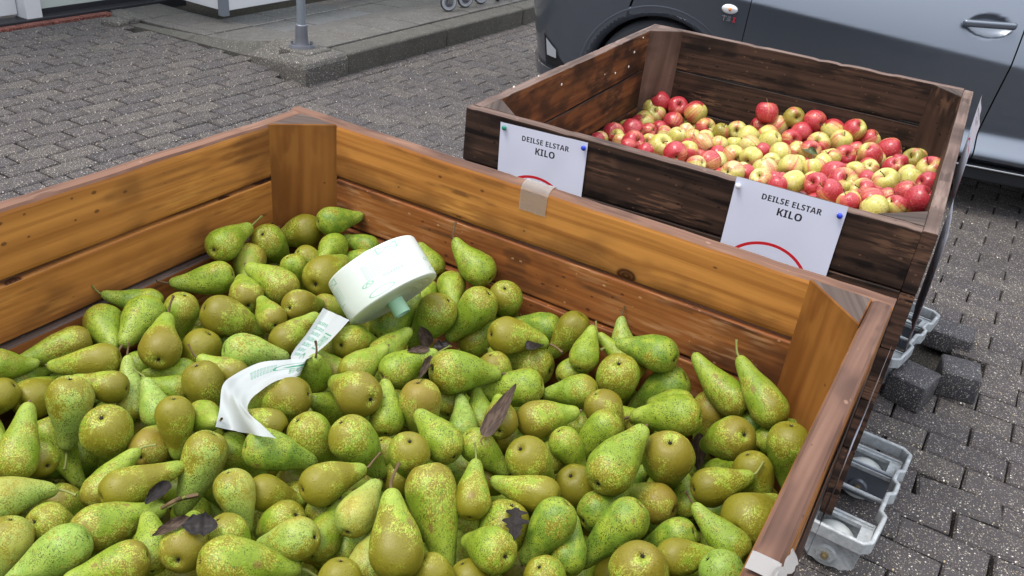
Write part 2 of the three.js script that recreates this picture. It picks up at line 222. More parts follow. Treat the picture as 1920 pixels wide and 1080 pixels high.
// ---------------------------------------------------------------- raised pavement with its kerb
const drop = (b) => 0.085 * (1 - sm(0.3, 0.9, b)) + 0.035 * (1 - sm(0.7, 1.6, b));
{
  const pv = struct('pavement', K0, KT), P = (a, b, y) => [a, y, -b];
  // kerb stones along the road, one metre each
  const seams = [0.345, 1.31, 2.275, 3.24, 4.2, 5.2];
  for (let i = 0; i + 1 < seams.length; i++) part(pv, 'kerb_stone', slab(seams[i + 1] - seams[i] - 0.007, 0.2, 0.15, 0.018, i * 0.4, 0.1), M.kerb, P((seams[i] + seams[i + 1]) / 2, 0.075, 0.02));
  { // corner block whose left flank runs out into the ground
    const q = [[0.012, 0.012, 0.112], [0.03, 0.03, 0.12], [0.335, 0.02, 0.12], [0.338, 0.008, 0.108], [0.338, 0.42, 0.12], [0.25, 0.45, 0.12], [0.166, 0.6, 0.012], [0.25, 0.6, 0.04], [0, 0, 0.09], [0.34, 0, 0.09], [0, 0, -0.06], [0.34, 0, -0.06], [0.34, 0.6, -0.06], [0.16, 0.6, -0.06]];
    part(pv, 'corner_block', boxUV(new ConvexGeometry(q.map((v) => V3(v[0], v[2], -v[1]))), 0.2, 0.4), M.plinth);
  }
  // the kerb band that sinks towards the shop door
  const ramp = (b0, b1) => { const g = new THREE.BoxGeometry(1, 1, 1, 4, 2, 8), p = g.attributes.position; for (let i = 0; i < p.count; i++) { const b = b0 + (b1 - b0) * (0.5 - p.getZ(i)), w = p.getX(i) + 0.5, a0 = 0.166 - 0.075 * (b - 0.59); p.setXYZ(i, a0 + w * 0.085, p.getY(i) > 0 ? 0.006 + (drop(b) - 0.004) * sm(-0.1, 1, w) : -0.08, -b); } g.computeVertexNormals(); return boxUV(toCreasedNormals(g, 0.5), b0, 0.3); };
  for (const [b0, b1] of [[0.5, 1.06], [1.064, 1.53]]) part(pv, 'ramp_kerb', ramp(b0, b1), M.kerb);
  for (const [a, b, s, t] of [[0.05, 1.6, 0.11, 0.2], [0.17, 1.66, 0.13, -0.3]]) part(pv, 'broken_stone', slab(s, 0.09, s * 1.2, 0.02, a * 9, b), M.plinth, P(a, b, -0.012), [0.05, t, -0.06]);
  const T = 0.293, shapes = [0, 1, 2, 3, 4, 5].map((i) => slab(T - 0.006, 0.06, T - 0.006, 0.006, i * 0.31, i * 0.17)), cut = [0, 1].map((i) => slab(0.09, 0.06, T - 0.006, 0.006, i * 0.4, 0.2));
  for (let i = -1; i < 12; i++) for (let j = 0; j < 7; j++) {
    const b = 0.152 + (j + 0.5) * T, a = i < 0 ? 0.287 : 0.335 + (i + 0.5) * T; if (i < 0 && b < 0.43) continue; if (i === 0 && b < 0.43 && false) continue; if (b > 1.3 && a > 0.65) continue; if (b > 1.9) continue;
    const y = drop(b) - 0.03 + (rnd() - 0.5) * 0.003, tilt = Math.atan2(drop(b - 0.1) - drop(b + 0.1), 0.2);
    part(pv, 'paving_tile', i < 0 ? cut[j % 2] : shapes[Math.floor(rnd() * 6)], a > 0.6 && a < 1.5 && b > 0.72 ? M.tileSmooth : M.tile, P(a, b, y), [-tilt + (rnd() - 0.5) * 0.006, (rnd() - 0.5) * 0.008, (rnd() - 0.5) * 0.006]);
  }
  const sub = new THREE.BoxGeometry(6, 0.1, 2.4); part(pv, 'sand_bed', boxUV(sub), M.bed, P(3.16, 1.25, -0.09));
  // concrete pad under the post
  part(pv, 'concrete_pad', slab(0.2, 0.05, 0.22, 0.014, 0.7, 0.6), M.plinth, P(0.222, 0.205, 0.106));
}

// ---------------------------------------------------------------- steel post
M.steel = std({ color: new THREE.Color().setRGB(0.32, 0.37, 0.42), metalness: 0.65, roughness: 0.42, bumpMap: perM(kerB, 0.3), bumpScale: 0.0006 });
M.cast = std({ color: new THREE.Color().setRGB(0.2, 0.21, 0.24), metalness: 0.55, roughness: 0.45 });
{
  const p = K(0.205, 0.215, 0.133), t = thing('sign_post', 'grey steel post bolted to the concrete kerb corner', 'post', [p.x, p.y, p.z], 0.3);
  part(t, 'pole', cyl(0.0235, 0.0235, 2.6, 24, 0, 1.32, 0), M.steel);
  const s = new THREE.LatheGeometry([[0.0, 0.0], [0.045, 0.0], [0.042, 0.012], [0.0365, 0.025], [0.0345, 0.06], [0.0325, 0.118], [0.029, 0.124], [0.0235, 0.124]].map((q) => new THREE.Vector2(...q)), 28); part(t, 'sleeve', s, M.cast);
  const fl = new THREE.CylinderGeometry(0.062, 0.066, 0.014, 32); fl.scale(1.08, 1, 0.72); fl.translate(0, 0.006, 0); part(t, 'flange', fl, M.cast);
  for (const q of [-1, 1]) part(t, 'bolt', cyl(0.008, 0.008, 0.03, 6, q * 0.052, 0.018, 0), M.cast);
}

// ---------------------------------------------------------------- the shops across the pavement
M.white = std({ color: new THREE.Color().setRGB(0.62, 0.64, 0.67), roughness: 0.45, bumpMap: rep(weatT[1], 1, 2), bumpScale: 0.0008 });
M.black = std({ color: new THREE.Color().setRGB(0.025, 0.025, 0.03), roughness: 0.5 });
M.greyPaint = std({ color: new THREE.Color().setRGB(0.16, 0.18, 0.21), roughness: 0.5 });
M.pane = phy({ color: 0xe8f2ef, roughness: 0.05, transmission: 0.9, thickness: 0 });
M.paleDoor = phy({ color: new THREE.Color().setRGB(0.5, 0.56, 0.53), roughness: 0.35, clearcoat: 0.4 });
{
  const P = (a, b, y) => [a, y, -b];
  const s1 = thing('shop_entrance', 'white framed shop entrance with pale grey door behind the block paving', 'shop', K0, KT);
  part(s1, 'door_post', boxUV(new RoundedBoxGeometry(0.1, 2.5, 0.13, 2, 0.006)), M.white, P(-0.255, 1.98, 1.262));
  part(s1, 'bottom_rail', slab(0.5, 0.12, 0.05, 0.005, 0, 0), M.white, P(-0.56, 2.02, 0.09)); part(s1, 'side_panel', slab(0.5, 2.2, 0.03, 0.004, 0.2, 0.4), M.white, P(-0.56, 2.035, 1.33));
  part(s1, 'threshold', slab(1.9, 0.07, 0.13, 0.006, 0, 0), M.black, P(-0.1, 1.965, -0.02)); part(s1, 'kick_strip', slab(0.86, 0.03, 0.03, 0.003, 0, 0), M.black, P(0.23, 2.0, 0.028));
  part(s1, 'door_panel', slab(0.86, 2.2, 0.04, 0.004, 0, 0), M.paleDoor, P(0.23, 2.005, 1.145)); part(s1, 'lintel', slab(1.8, 0.5, 0.2, 0.01, 0, 0), M.white, P(-0.1, 2.05, 2.75)); part(s1, 'wall', slab(2.2, 3, 0.2, 0.01, 0, 0), M.white, P(-1.95, 2.1, 1.5));
  const s2 = thing('shop_window_bay', 'projecting shop window with white base board and grey corner post', 'shop', K0, KT);
  part(s2, 'base_board', slab(3.6, 0.34, 0.04, 0.004, 0, 0), M.white, P(2.385, 1.215, 0.26)); part(s2, 'corner_post', slab(0.05, 2.5, 0.05, 0.004, 0, 0), M.greyPaint, P(0.56, 1.21, 1.31)); part(s2, 'return_board', slab(0.04, 0.34, 0.78, 0.004, 0, 0), M.white, P(0.572, 1.63, 0.26));
  part(s2, 'window_pane', slab(3.55, 1.7, 0.012, 0.002, 0, 0), M.pane, P(2.385, 1.215, 1.3)); part(s2, 'window_pane', slab(0.012, 1.7, 0.74, 0.002, 0, 0), M.pane, P(0.572, 1.61, 1.3)); part(s2, 'fascia', slab(3.7, 0.6, 0.12, 0.01, 0, 0), M.white, P(2.4, 1.24, 2.47)); part(s2, 'back_wall', slab(3.6, 2.8, 0.1, 0.01, 0, 0), M.greyPaint, P(2.4, 2.3, 1.5));
}

// ---------------------------------------------------------------- nested shopping trolleys on the pavement edge, only their castors reach into view
M.chrome = std({ color: new THREE.Color().setRGB(0.5, 0.52, 0.55), metalness: 0.9, roughness: 0.3 }); M.rubber = std({ color: new THREE.Color().setRGB(0.06, 0.065, 0.075), roughness: 0.6 }); M.castGrey = std({ color: new THREE.Color().setRGB(0.42, 0.44, 0.48), roughness: 0.45 });
{
  const castor = (t, x, z, turn) => {
    const c = new THREE.Group(); c.name = 'castor'; c.position.set(x, 0, z); c.rotation.y = turn; t.add(c);
    const ty = new THREE.LatheGeometry([[0.036, -0.014], [0.052, -0.014], [0.0565, -0.009], [0.0575, 0], [0.0565, 0.009], [0.052, 0.014], [0.036, 0.014]].map((q) => new THREE.Vector2(...q)), 32); ty.rotateX(Math.PI / 2); ty.translate(0, 0.0575, 0); part(c, 'tyre', ty, M.rubber);
    const rg = new THREE.LatheGeometry([[0.03, -0.0125], [0.045, -0.0155], [0.051, -0.0145], [0.051, 0.0145], [0.045, 0.0155], [0.03, 0.0125]].map((q) => new THREE.Vector2(...q)), 32); rg.rotateX(Math.PI / 2); rg.translate(0, 0.0575, 0); part(c, 'rim', rg, M.castGrey);
    part(c, 'hub', merge([cyl(0.03, 0.03, 0.022, 24, 0, 0.0575, 0, 'z'), cyl(0.009, 0.009, 0.05, 12, 0, 0.0575, 0, 'z')]), M.cast);
    part(c, 'fork', merge([bx(0.03, 0.085, 0.004, 0.006, 0.095, 0.021), bx(0.03, 0.085, 0.004, 0.006, 0.095, -0.021), bx(0.034, 0.006, 0.046, 0.012, 0.137, 0), cyl(0.012, 0.012, 0.05, 12, 0.014, 0.16, 0)]), M.chrome);
  };
  const lab = ['nearest shopping trolley castor at the kerb, left of the grey car', 'second shopping trolley castor from the left on the kerb', 'third shopping trolley castor on the kerb, beside the grey car'];
  for (let i = 0; i < 3; i++) {
    const p = K(1.70 + i * 0.205, 0.275, 0.121), t = thing('shopping_trolley', lab[i], 'shopping trolley', [p.x, p.y, p.z], KT, 'nested shopping trolleys');
    castor(t, 0, 0, -0.62 + i * 0.05); castor(t, 0, -0.42, -0.3); castor(t, 0.62, 0.02, 0.2); castor(t, 0.62, -0.46, 0.1);
    const fr = [tube([[0.014, 0.18, 0], [0.3, 0.24, 0.01], [0.62, 0.2, 0.02], [0.74, 0.6, 0.02], [0.78, 0.98, 0.02]], 0.011, 30, 8), tube([[0.014, 0.18, -0.42], [0.3, 0.24, -0.43], [0.62, 0.2, -0.46], [0.74, 0.6, -0.46], [0.78, 0.98, -0.46]], 0.011, 30, 8), tube([[0.014, 0.18, 0], [-0.03, 0.19, -0.21], [0.014, 0.18, -0.42]], 0.011, 16, 8)];
    part(t, 'frame', merge(fr), M.chrome);
    const w = []; for (let k = 0; k <= 10; k++) { const s = k / 10; w.push(tube([[-0.05 + s * 0.8, 0.95, 0.03], [s * 0.7, 0.5, 0.01], [s * 0.7, 0.5, -0.43], [-0.05 + s * 0.8, 0.95, -0.46]], 0.003, 18, 5)); } for (const y of [0.5, 0.65, 0.8, 0.95]) for (const z of [0.02, -0.45]) w.push(cyl(0.003, 0.003, 0.8, 5, 0.35, y, z, 'x'));
    part(t, 'basket', merge(w), M.chrome); part(t, 'handle', cyl(0.014, 0.014, 0.5, 12, 0.8, 1.0, -0.22, 'z'), M.rubber);
  }
}

// ---------------------------------------------------------------- parked car: x runs to its tail, z out of its near side
M.paint = phy({ color: new THREE.Color().setRGB(0.14, 0.165, 0.205), metalness: 0.78, roughness: 0.38, clearcoat: 1, clearcoatRoughness: 0.04 });
M.plastic = std({ color: new THREE.Color().setRGB(0.018, 0.019, 0.022), roughness: 0.5 });
M.darkGlass = phy({ color: new THREE.Color().setRGB(0.01, 0.012, 0.014), roughness: 0.04, clearcoat: 1 });
M.lens = phy({ color: new THREE.Color().setRGB(0.82, 0.84, 0.86), roughness: 0.12, clearcoat: 1, metalness: 0.35 });
M.amber = phy({ color: new THREE.Color().setRGB(0.8, 0.25, 0.05), roughness: 0.25 });
M.silver = std({ color: new THREE.Color().setRGB(0.72, 0.74, 0.78), metalness: 0.85, roughness: 0.2 });
M.redBadge = phy({ color: new THREE.Color().setRGB(0.55, 0.03, 0.05), roughness: 0.3 });
{
  const car = thing('parked_car', 'grey metallic hatchback parked behind the apple crate', 'car', [1.911, 0, -3.664], -0.264);
  const PN = 3.2, XA = -1.43, AX = 0.8, HW = 0.85;
  const plan = (t) => { if (t >= XA) return [t, 0]; const f = Math.min(1, (XA - t) / 0.9) * Math.PI / 2, su = Math.pow(Math.sin(f), 2 / PN), cu = Math.pow(Math.max(0, Math.cos(f)), 2 / PN); return [XA - AX * su, -HW * (1 - cu)]; };
  const crease = (t) => 0.667 + (0.1 - Math.max(t, -2)) * 0.081;
  const out = (t, y) => {
    const yc = crease(t); let o;
    if (y > yc) { const d = y - yc; o = -0.34 * d - 0.5 * d * d; } else { const d = yc - y; o = -0.15 * d - 0.05 * d * d; }
    if (t > XA) { o += 0.085 * sm(0.375, 0.275, y + 0.21 * t * 0) - 0.055 * sm(0.275, 0.235, y); }
    const hx = (t + 0.075) / 0.085, hy = (y - 0.805) / 0.042, q = hx * hx + hy * hy; if (q < 1) o -= 0.024 * Math.pow(1 - q, 0.6);   // finger hollow behind the handle
    return o;
  };
  const S = (t, y, lift = 0) => { const a = plan(t), b = plan(t - 0.004), c = plan(t + 0.004); let nx = -(a[1] - b[1] + (c[1] - a[1])), nz = (c[0] - b[0]); const l = Math.hypot(nx, nz) || 1; nx /= l; nz /= l; const o = out(t, y) + lift; return [a[0] + nx * o, y, a[1] + nz * o]; };
  const patch = (t0, t1, y0, y1, nt, ny, o = {}) => {
    const pos = [], idx = [], W = nt + 1;
    for (let j = 0; j <= ny; j++) for (let i = 0; i <= nt; i++) { const s = i / nt, v = j / ny, ya = typeof y0 === 'function' ? y0(t0 + (t1 - t0) * s) : y0, yb = typeof y1 === 'function' ? y1(t0 + (t1 - t0) * s) : y1, y = ya + (yb - ya) * v, a = o.t0 ? o.t0(y) : t0, b = o.t1 ? o.t1(y) : t1; pos.push(...S(a + (b - a) * s, y, o.lift || 0)); }
    for (let j = 0; j < ny; j++) for (let i = 0; i < nt; i++) { const k = j * W + i, c = [0, 1, 2].map((q) => (pos[k * 3 + q] + pos[(k + W + 1) * 3 + q]) / 2); if (o.hole && o.hole(c[0], c[1])) continue; idx.push(k, k + 1, k + W + 1, k, k + W + 1, k + W); }
    const g = new THREE.BufferGeometry(); g.setAttribute('position', new THREE.BufferAttribute(new Float32Array(pos), 3)); g.setIndex(idx); g.computeVertexNormals(); g.setAttribute('uv', new THREE.BufferAttribute(new Float32Array(pos.length / 3 * 2), 2)); return g;
  };
  const WX = -1.42, WY = 0.3, arch = (x, y) => Math.hypot(x - WX, y - WY) < 0.352, arch2 = (x, y) => Math.hypot(x - 1.0, y - WY) < 0.352;
  const top = (t) => 0.93 - 0.13 * sm(-0.9, -2.0, t);
  const gapF = (y) => -1.044 + 0.02 * (y - 0.6), gapR = (y) => 0.028 + 0.02 * Math.pow(Math.max(0, (y - 0.24) / 0.56), 2) + 0.02 * Math.max(0, y - 0.24);
  part(car, 'bumper', patch(-2.33, -1.475, 0.255, top, 110, 80, { hole: arch, t1: (y) => -1.475 + 0.1 * (y - 0.6) }), M.paint);
  part(car, 'fender', patch(-1.47, -1.047, 0.22, top, 70, 80, { hole: arch, t0: (y) => -1.471 + 0.1 * (y - 0.6), t1: (y) => gapF(y) - 0.0035 }), M.paint);
  const door = part(car, 'front_door', patch(-1.04, 0.03, 0.236, 0.93, 110, 80, { t0: gapF, t1: (y) => gapR(y) - 0.003 }), M.paint);
  part(car, 'rear_door', patch(0.033, 0.66, 0.236, 0.93, 60, 70, { t0: (y) => gapR(y) + 0.003, hole: arch2 }), M.paint);
  part(car, 'rear_wing', patch(0.665, 1.9, 0.22, 0.93, 80, 70, { hole: arch2 }), M.paint);
  part(car, 'sill', boxUV(new RoundedBoxGeometry(2.05, 0.075, 0.1, 2, 0.012)), M.plastic, [-0.1, 0.196, -0.07]); part(car, 'sill_strip', boxUV(new RoundedBoxGeometry(2.0, 0.008, 0.02, 2, 0.003)), M.silver, [-0.1, 0.224, -0.018]);
  part(car, 'inner_panel', merge([bx(3.3, 0.6, 0.02, 0.15, 0.56, -0.16), bx(0.9, 0.5, 1.2, -1.4, 0.5, -0.95), bx(3.4, 0.3, 1.4, 0.1, 0.36, -0.88)]), M.plastic);
  // wheel arches, wheels
  const lip = (cx, front) => {
    const rs = [[0.385, -0.004], [0.38, 0.0], [0.372, 0.001], [0.366, -0.003], [0.35, -0.016], [0.325, -0.04], [0.318, -0.07], [0.318, -0.3]], n = 72, pos = [], idx = [];
    const tOf = (x) => { if (x >= XA) return x; const su = Math.min(1, (XA - x) / AX), f = Math.asin(Math.pow(su, PN / 2)); return XA - f / (Math.PI / 2) * 0.9; };
    for (let i = 0; i <= n; i++) { const a = (-0.28 + 3.7 * i / n); for (const [r, l] of rs) { const x = cx + r * Math.cos(a), y = WY + r * Math.sin(a), p = S(tOf(x), Math.max(y, 0.2), 0); pos.push(x, y, p[2] + l); } }
    const m = rs.length; for (let i = 0; i < n; i++) for (let j = 0; j < m - 1; j++) { const k = i * m + j; idx.push(k, k + m, k + m + 1, k, k + m + 1, k + 1); }
    const g = new THREE.BufferGeometry(); g.setAttribute('position', new THREE.BufferAttribute(new Float32Array(pos), 3)); g.setIndex(idx); g.computeVertexNormals(); g.setAttribute('uv', new THREE.BufferAttribute(new Float32Array(pos.length / 3 * 2), 2)); return g;
  };
  part(car, 'wheel_arch', lip(WX), M.paint); part(car, 'wheel_arch', lip(1.0), M.paint);
  const tyreG = new THREE.LatheGeometry([[0.2, -0.09], [0.27, -0.1], [0.295, -0.085], [0.3, -0.05], [0.3, 0.05], [0.295, 0.085], [0.27, 0.1], [0.2, 0.09]].map((q) => new THREE.Vector2(...q)), 48); tyreG.rotateX(Math.PI / 2);
  const rimG = merge([cyl(0.2, 0.2, 0.12, 40, 0, 0, 0.0, 'z'), cyl(0.05, 0.06, 0.16, 20, 0, 0, 0.02, 'z'), ...[0, 1, 2, 3, 4].map((i) => { const g = bx(0.05, 0.17, 0.03, 0, 0.1, 0.075); g.rotateZ(i * 1.2566); return g; })]);
  for (const cx of [WX, 1.0]) for (const z of [-0.19, -1.5]) { const w = new THREE.Group(); w.name = 'wheel'; w.position.set(cx, 0.3, z); car.add(w); part(w, 'tyre', tyreG, M.rubber); part(w, 'rim', rimG, M.silver); }
  // door handle with its lock
  const hg = new RoundedBoxGeometry(0.205, 0.03, 0.024, 4, 0.0115); { const p = hg.attributes.position; for (let i = 0; i < p.count; i++) { const x = p.getX(i); p.setZ(i, p.getZ(i) + 0.01 * (1 - Math.pow(x / 0.1, 2)) ); p.setY(i, p.getY(i) + 0.012 * x / 0.1 * 0.6); } hg.computeVertexNormals(); }
  const hp = S(-0.08, 0.814); const h = part(door, 'door_handle', hg, M.paint, [hp[0], 0.815, S(-0.2, 0.81)[2] + 0.018], [0, 0, 0.01]);
  const lk = S(0.0, 0.826); part(door, 'lock', cyl(0.009, 0.009, 0.008, 20, lk[0], 0.823, lk[2] + 0.034, 'z'), M.silver);
  // side repeater lamp and badge
  const bp = S(-1.128, 0.716); const lamp = new THREE.SphereGeometry(1, 28, 18); lamp.scale(0.036, 0.021, 0.011); part(car, 'side_indicator', lamp, M.lens, [bp[0], 0.716, bp[2] + 0.003], [0, 0, -0.04]);
  const bulb = new THREE.SphereGeometry(0.008, 14, 10); part(car, 'indicator_bulb', bulb, M.amber, [bp[0] + 0.002, 0.717, bp[2] + 0.0105]);
  const font = await new FontLoader().loadAsync('fonts/droid/droid_sans_bold.typeface.json');
  const word = (s, x, m) => { const g = new TextGeometry(s, { font, size: 0.021, depth: 0.003, curveSegments: 3 }); g.scale(1.35, 1, 1); const q = S(-1.12, 0.67); part(car, 'badge', g, m, [q[0] + x, 0.662 - x * 0.03, q[2] + 0.001], [0.05, 0, -0.03]); };
  word('TS', -0.036, M.silver); word('I', 0.012, M.redBadge);
  // lamps and openings of the front corner
  part(car, 'headlight', patch(-2.1, -1.62, (t) => 0.68 - 0.28 * (-1.62 - t), (t) => 0.765 - 0.02 * (t + 2), 30, 12, { lift: 0.004 }), M.lens);
  part(car, 'fog_lamp_opening', patch(-1.86, -1.69, (t) => 0.275, (t) => 0.43 - 0.75 * (t + 1.86), 20, 10, { lift: 0.003 }), M.plastic);
  part(car, 'fog_lamp', patch(-1.83, -1.745, 0.325, (t) => 0.41 - 0.5 * (t + 1.83), 12, 8, { lift: 0.008 }), M.castGrey);
  part(car, 'front_lip', patch(-2.33, -1.6, 0.2, 0.262, 50, 4, { lift: 0.018 }), M.paint);
  // bonnet, glasshouse and far side
  const hood = []; { const nx = 24, nz = 14, idx = []; for (let i = 0; i <= nx; i++) for (let j = 0; j <= nz; j++) { const t = -0.9 - 1.06 * i / nx, q = S(t, top(t)), z = q[2] + (-HW - q[2]) * j / nz * 2; hood.push(q[0], top(t) + 0.05 * Math.sin(Math.PI * j / nz), z); } for (let i = 0; i < nx; i++) for (let j = 0; j < nz; j++) { const k = i * (nz + 1) + j; idx.push(k, k + 1, k + nz + 2, k, k + nz + 2, k + nz + 1); } const g = new THREE.BufferGeometry(); g.setAttribute('position', new THREE.BufferAttribute(new Float32Array(hood), 3)); g.setIndex(idx); g.computeVertexNormals(); part(car, 'bonnet', g, M.paint); }
  const sh = new THREE.Shape([[-0.9, 0.92], [-0.12, 1.38], [0.3, 1.45], [1.0, 1.43], [1.65, 1.22], [1.9, 0.92]].map((q) => new THREE.Vector2(...q))); const cab = new THREE.ExtrudeGeometry(sh, { depth: 1.2, bevelEnabled: true, bevelSize: 0.05, bevelThickness: 0.12, bevelSegments: 4 }); cab.translate(0, 0, -1.48); part(car, 'cabin', cab, M.paint);
  const win = (pts) => { const g = new THREE.ExtrudeGeometry(new THREE.Shape(pts.map((q) => new THREE.Vector2(...q))), { depth: 0.012, bevelEnabled: false }); return g; };
  part(car, 'side_window', win([[-0.7, 0.98], [-0.1, 1.33], [0.02, 1.36], [0.02, 0.98]]), M.darkGlass, [0, 0, -0.163]); part(car, 'side_window', win([[0.07, 0.98], [0.07, 1.36], [0.85, 1.36], [1.2, 1.1], [1.2, 0.98]]), M.darkGlass, [0, 0, -0.163]);
  const far = patch(-2.33, 1.9, 0.235, top, 80, 20); far.scale(1, 1, -1); far.translate(0, 0, -2 * HW); part(car, 'far_side', far, M.paint); part(car, 'tailgate', bx(0.06, 0.7, 1.62, 1.88, 0.58, -0.85), M.paint);
}

// ---------------------------------------------------------------- the two fruit crates: origin at a corner of the base, x along the long front, -z away
const BASE = 0.142;
function board(len, h, th, ends, seed, o = {}) { // chamfered plank with a slightly wandering face
  const g = new RoundedBoxGeometry(len, h, th, 3, o.r || 0.0035); const q = g.index ? g.toNonIndexed() : g, p = q.attributes.position;
  for (let i = 0; i < p.count; i++) { const x = p.getX(i), y = p.getY(i), z = p.getZ(i); const w = o.warp || 0.0016; p.setZ(i, z + w * (noise(x * 6 + seed, y * 14, seed) - 0.5) * 2); p.setY(i, y + w * 1.2 * (noise(x * 9 + seed * 3, z * 20, seed + 4) - 0.5)); }
  return faceGroups(boxUV(q, seed * 0.37, seed * 0.13));
}
// long planks get their own subdivision so that the edge wanders
function plank(len, h, th, seed, o = {}) {
  const n = 70, r = o.r || 0.0035, prof = []; const arc = (cx, cy, a0) => { for (let k = 0; k <= 3; k++) { const a = a0 + Math.PI / 2 * k / 3; prof.push([cx + r * Math.cos(a), cy + r * Math.sin(a)]); } };
  arc(th / 2 - r, h / 2 - r, 0); arc(-th / 2 + r, h / 2 - r, Math.PI / 2); arc(-th / 2 + r, -h / 2 + r, Math.PI); arc(th / 2 - r, -h / 2 + r, 1.5 * Math.PI);
  const m = prof.length, P = [], V = (i, k) => { const x = -len / 2 + len * i / n, [z, y] = prof[k], w = o.warp || 0.0014, up = y > 0 ? 1 : -1; return [x, y + up * w * 1.1 * (noise(x * 11 + seed * 7, up, seed) - 0.5) - (o.chip || 0) * (y > 0 ? Math.pow(Math.max(0, noise(x * 34 + seed, 3, seed) - 0.66) / 0.34, 1.5) : 0), z + w * (noise(x * 5, y * 12, seed + 5) - 0.5)]; };
  const tri = (a, b, c) => P.push(...a, ...b, ...c);
  for (let i = 0; i < n; i++) for (let k = 0; k < m; k++) { const a = V(i, k), b = V(i + 1, k), c = V(i + 1, (k + 1) % m), e = V(i, (k + 1) % m); tri(a, c, b); tri(a, e, c); }
  for (const i of [0, n]) { const c = [V(i, 0)[0], 0, 0]; for (let k = 0; k < m; k++) { const a = V(i, k), b = V(i, (k + 1) % m); i ? tri(c, a, b) : tri(c, b, a); } }
  let g = new THREE.BufferGeometry(); g.setAttribute('position', new THREE.BufferAttribute(new Float32Array(P), 3)); g.computeVertexNormals(); g = toCreasedNormals(g, 0.22); g.computeBoundingBox();
  { // outward check
    const p = g.attributes.position, nn = g.attributes.normal; let s = 0; for (let i = 0; i < p.count; i++) s += p.getY(i) * nn.getY(i); if (s < 0) { const arr = p.array, na = nn.array; for (let i = 0; i < p.count; i += 3) for (let q = 0; q < 3; q++) { [arr[(i + 1) * 3 + q], arr[(i + 2) * 3 + q]] = [arr[(i + 2) * 3 + q], arr[(i + 1) * 3 + q]]; } for (let i = 0; i < na.length; i++) na[i] = -na[i]; }
  }
  return faceGroups(boxUV(g, seed * 0.377, seed * 0.191), 0.55, 0.8);
}
function post(s, h, seed) { // three-sided corner post, its top a triangle
  const sh = new THREE.Shape([new THREE.Vector2(0, 0), new THREE.Vector2(s, 0), new THREE.Vector2(0, s)]); const g = new THREE.ExtrudeGeometry(sh, { depth: h, bevelEnabled: true, bevelSize: 0.002, bevelThickness: 0.002, bevelSegments: 1 }); g.rotateX(-Math.PI / 2);
  const q = g.index ? g.toNonIndexed() : g, p = q.attributes.position, uv = new Float32Array(p.count * 2); for (let i = 0; i < p.count; i++) { uv[i * 2] = p.getY(i) + seed; uv[i * 2 + 1] = p.getX(i) * 0.9 - p.getZ(i) * 0.4 + seed * 0.3; } q.setAttribute('uv', new THREE.BufferAttribute(uv, 2));
  const f = faceGroups(q, 0.75, 2); return f; // group 0 sides, 1 top
}
function crate(f, name, label, mats, rows, th, o) {
  const H = f.o[1] - BASE, t = thing(name, label, 'crate', [f.o[0], BASE, f.o[2]], f.yaw), back = o.back; // back: +1 when the origin is the far corner (planks come forward), -1 when it is the near corner
  const z = (v) => back > 0 ? v : v - f.L;      // v measured from the far side towards the viewer
  const W = f.W, L = f.L; let y = H, i = 0;
  for (const h of rows) {
    const g = 0.004, yc = y - h / 2 + (i ? 0 : 0), hh = h - g, m = (k) => mats(i, k), r = i ? 0.003 : o.rimR, chip = i ? 0 : o.chip;
    part(t, 'plank', plank(W - (o.sideFull ? 2 * th : 0), hh, th, 11 + i * 5 + o.seed, { r, chip }), m('far'), [W / 2, yc, z(th / 2 + (back > 0 && i === 2 ? 0.006 : 0))]);
    part(t, 'plank', plank(W - (o.sideFull ? th + 0.002 : 0), hh, th, 12 + i * 5 + o.seed, { r, chip }), m('near'), [W / 2 - (o.sideFull ? th / 2 : 0), yc - (i ? 0 : 0.001), z(L - th / 2)]);
    part(t, 'plank', plank(L - (o.sideFull ? th : 2 * th) - 0.002, hh, th, 13 + i * 5 + o.seed, { r, chip }), m('left'), [th / 2 + (back > 0 && i === 2 ? 0.009 : 0), yc - 0.0015, z((L - (o.sideFull ? th : 0)) / 2)], [0, Math.PI / 2, 0]);
    part(t, 'plank', plank(L - (o.sideFull ? 0 : 2 * th) - 0.002, hh, th, 14 + i * 5 + o.seed, { r, chip }), m('right'), [W - th / 2, yc - 0.001, z(L / 2)], [0, Math.PI / 2, 0]);
    y -= h; i++;
  }
  const s = o.post, e = th + 0.001, ph = H - 0.05; // posts at the four inner corners
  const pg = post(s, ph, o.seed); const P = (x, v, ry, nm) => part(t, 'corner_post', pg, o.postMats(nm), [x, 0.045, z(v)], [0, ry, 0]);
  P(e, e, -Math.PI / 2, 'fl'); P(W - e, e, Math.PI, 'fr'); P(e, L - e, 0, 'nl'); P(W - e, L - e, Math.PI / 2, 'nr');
  for (let k = 0; k < 6; k++) part(t, 'floor_board', slab(W - 0.06, 0.02, (L - 0.07) / 6 - 0.008, 0.003, k * 0.3, k * 0.1), o.floor, [W / 2, 0.06, z(0.035 + (k + 0.5) * (L - 0.07) / 6)]);
  for (const x of [0.08, W / 2, W - 0.26]) part(t, 'runner', slab(0.1, 0.142 + 0.045, L - 0.1, 0.005, x, 0), o.floor, [x, -0.0475, z(L / 2)]);
  return t;
}
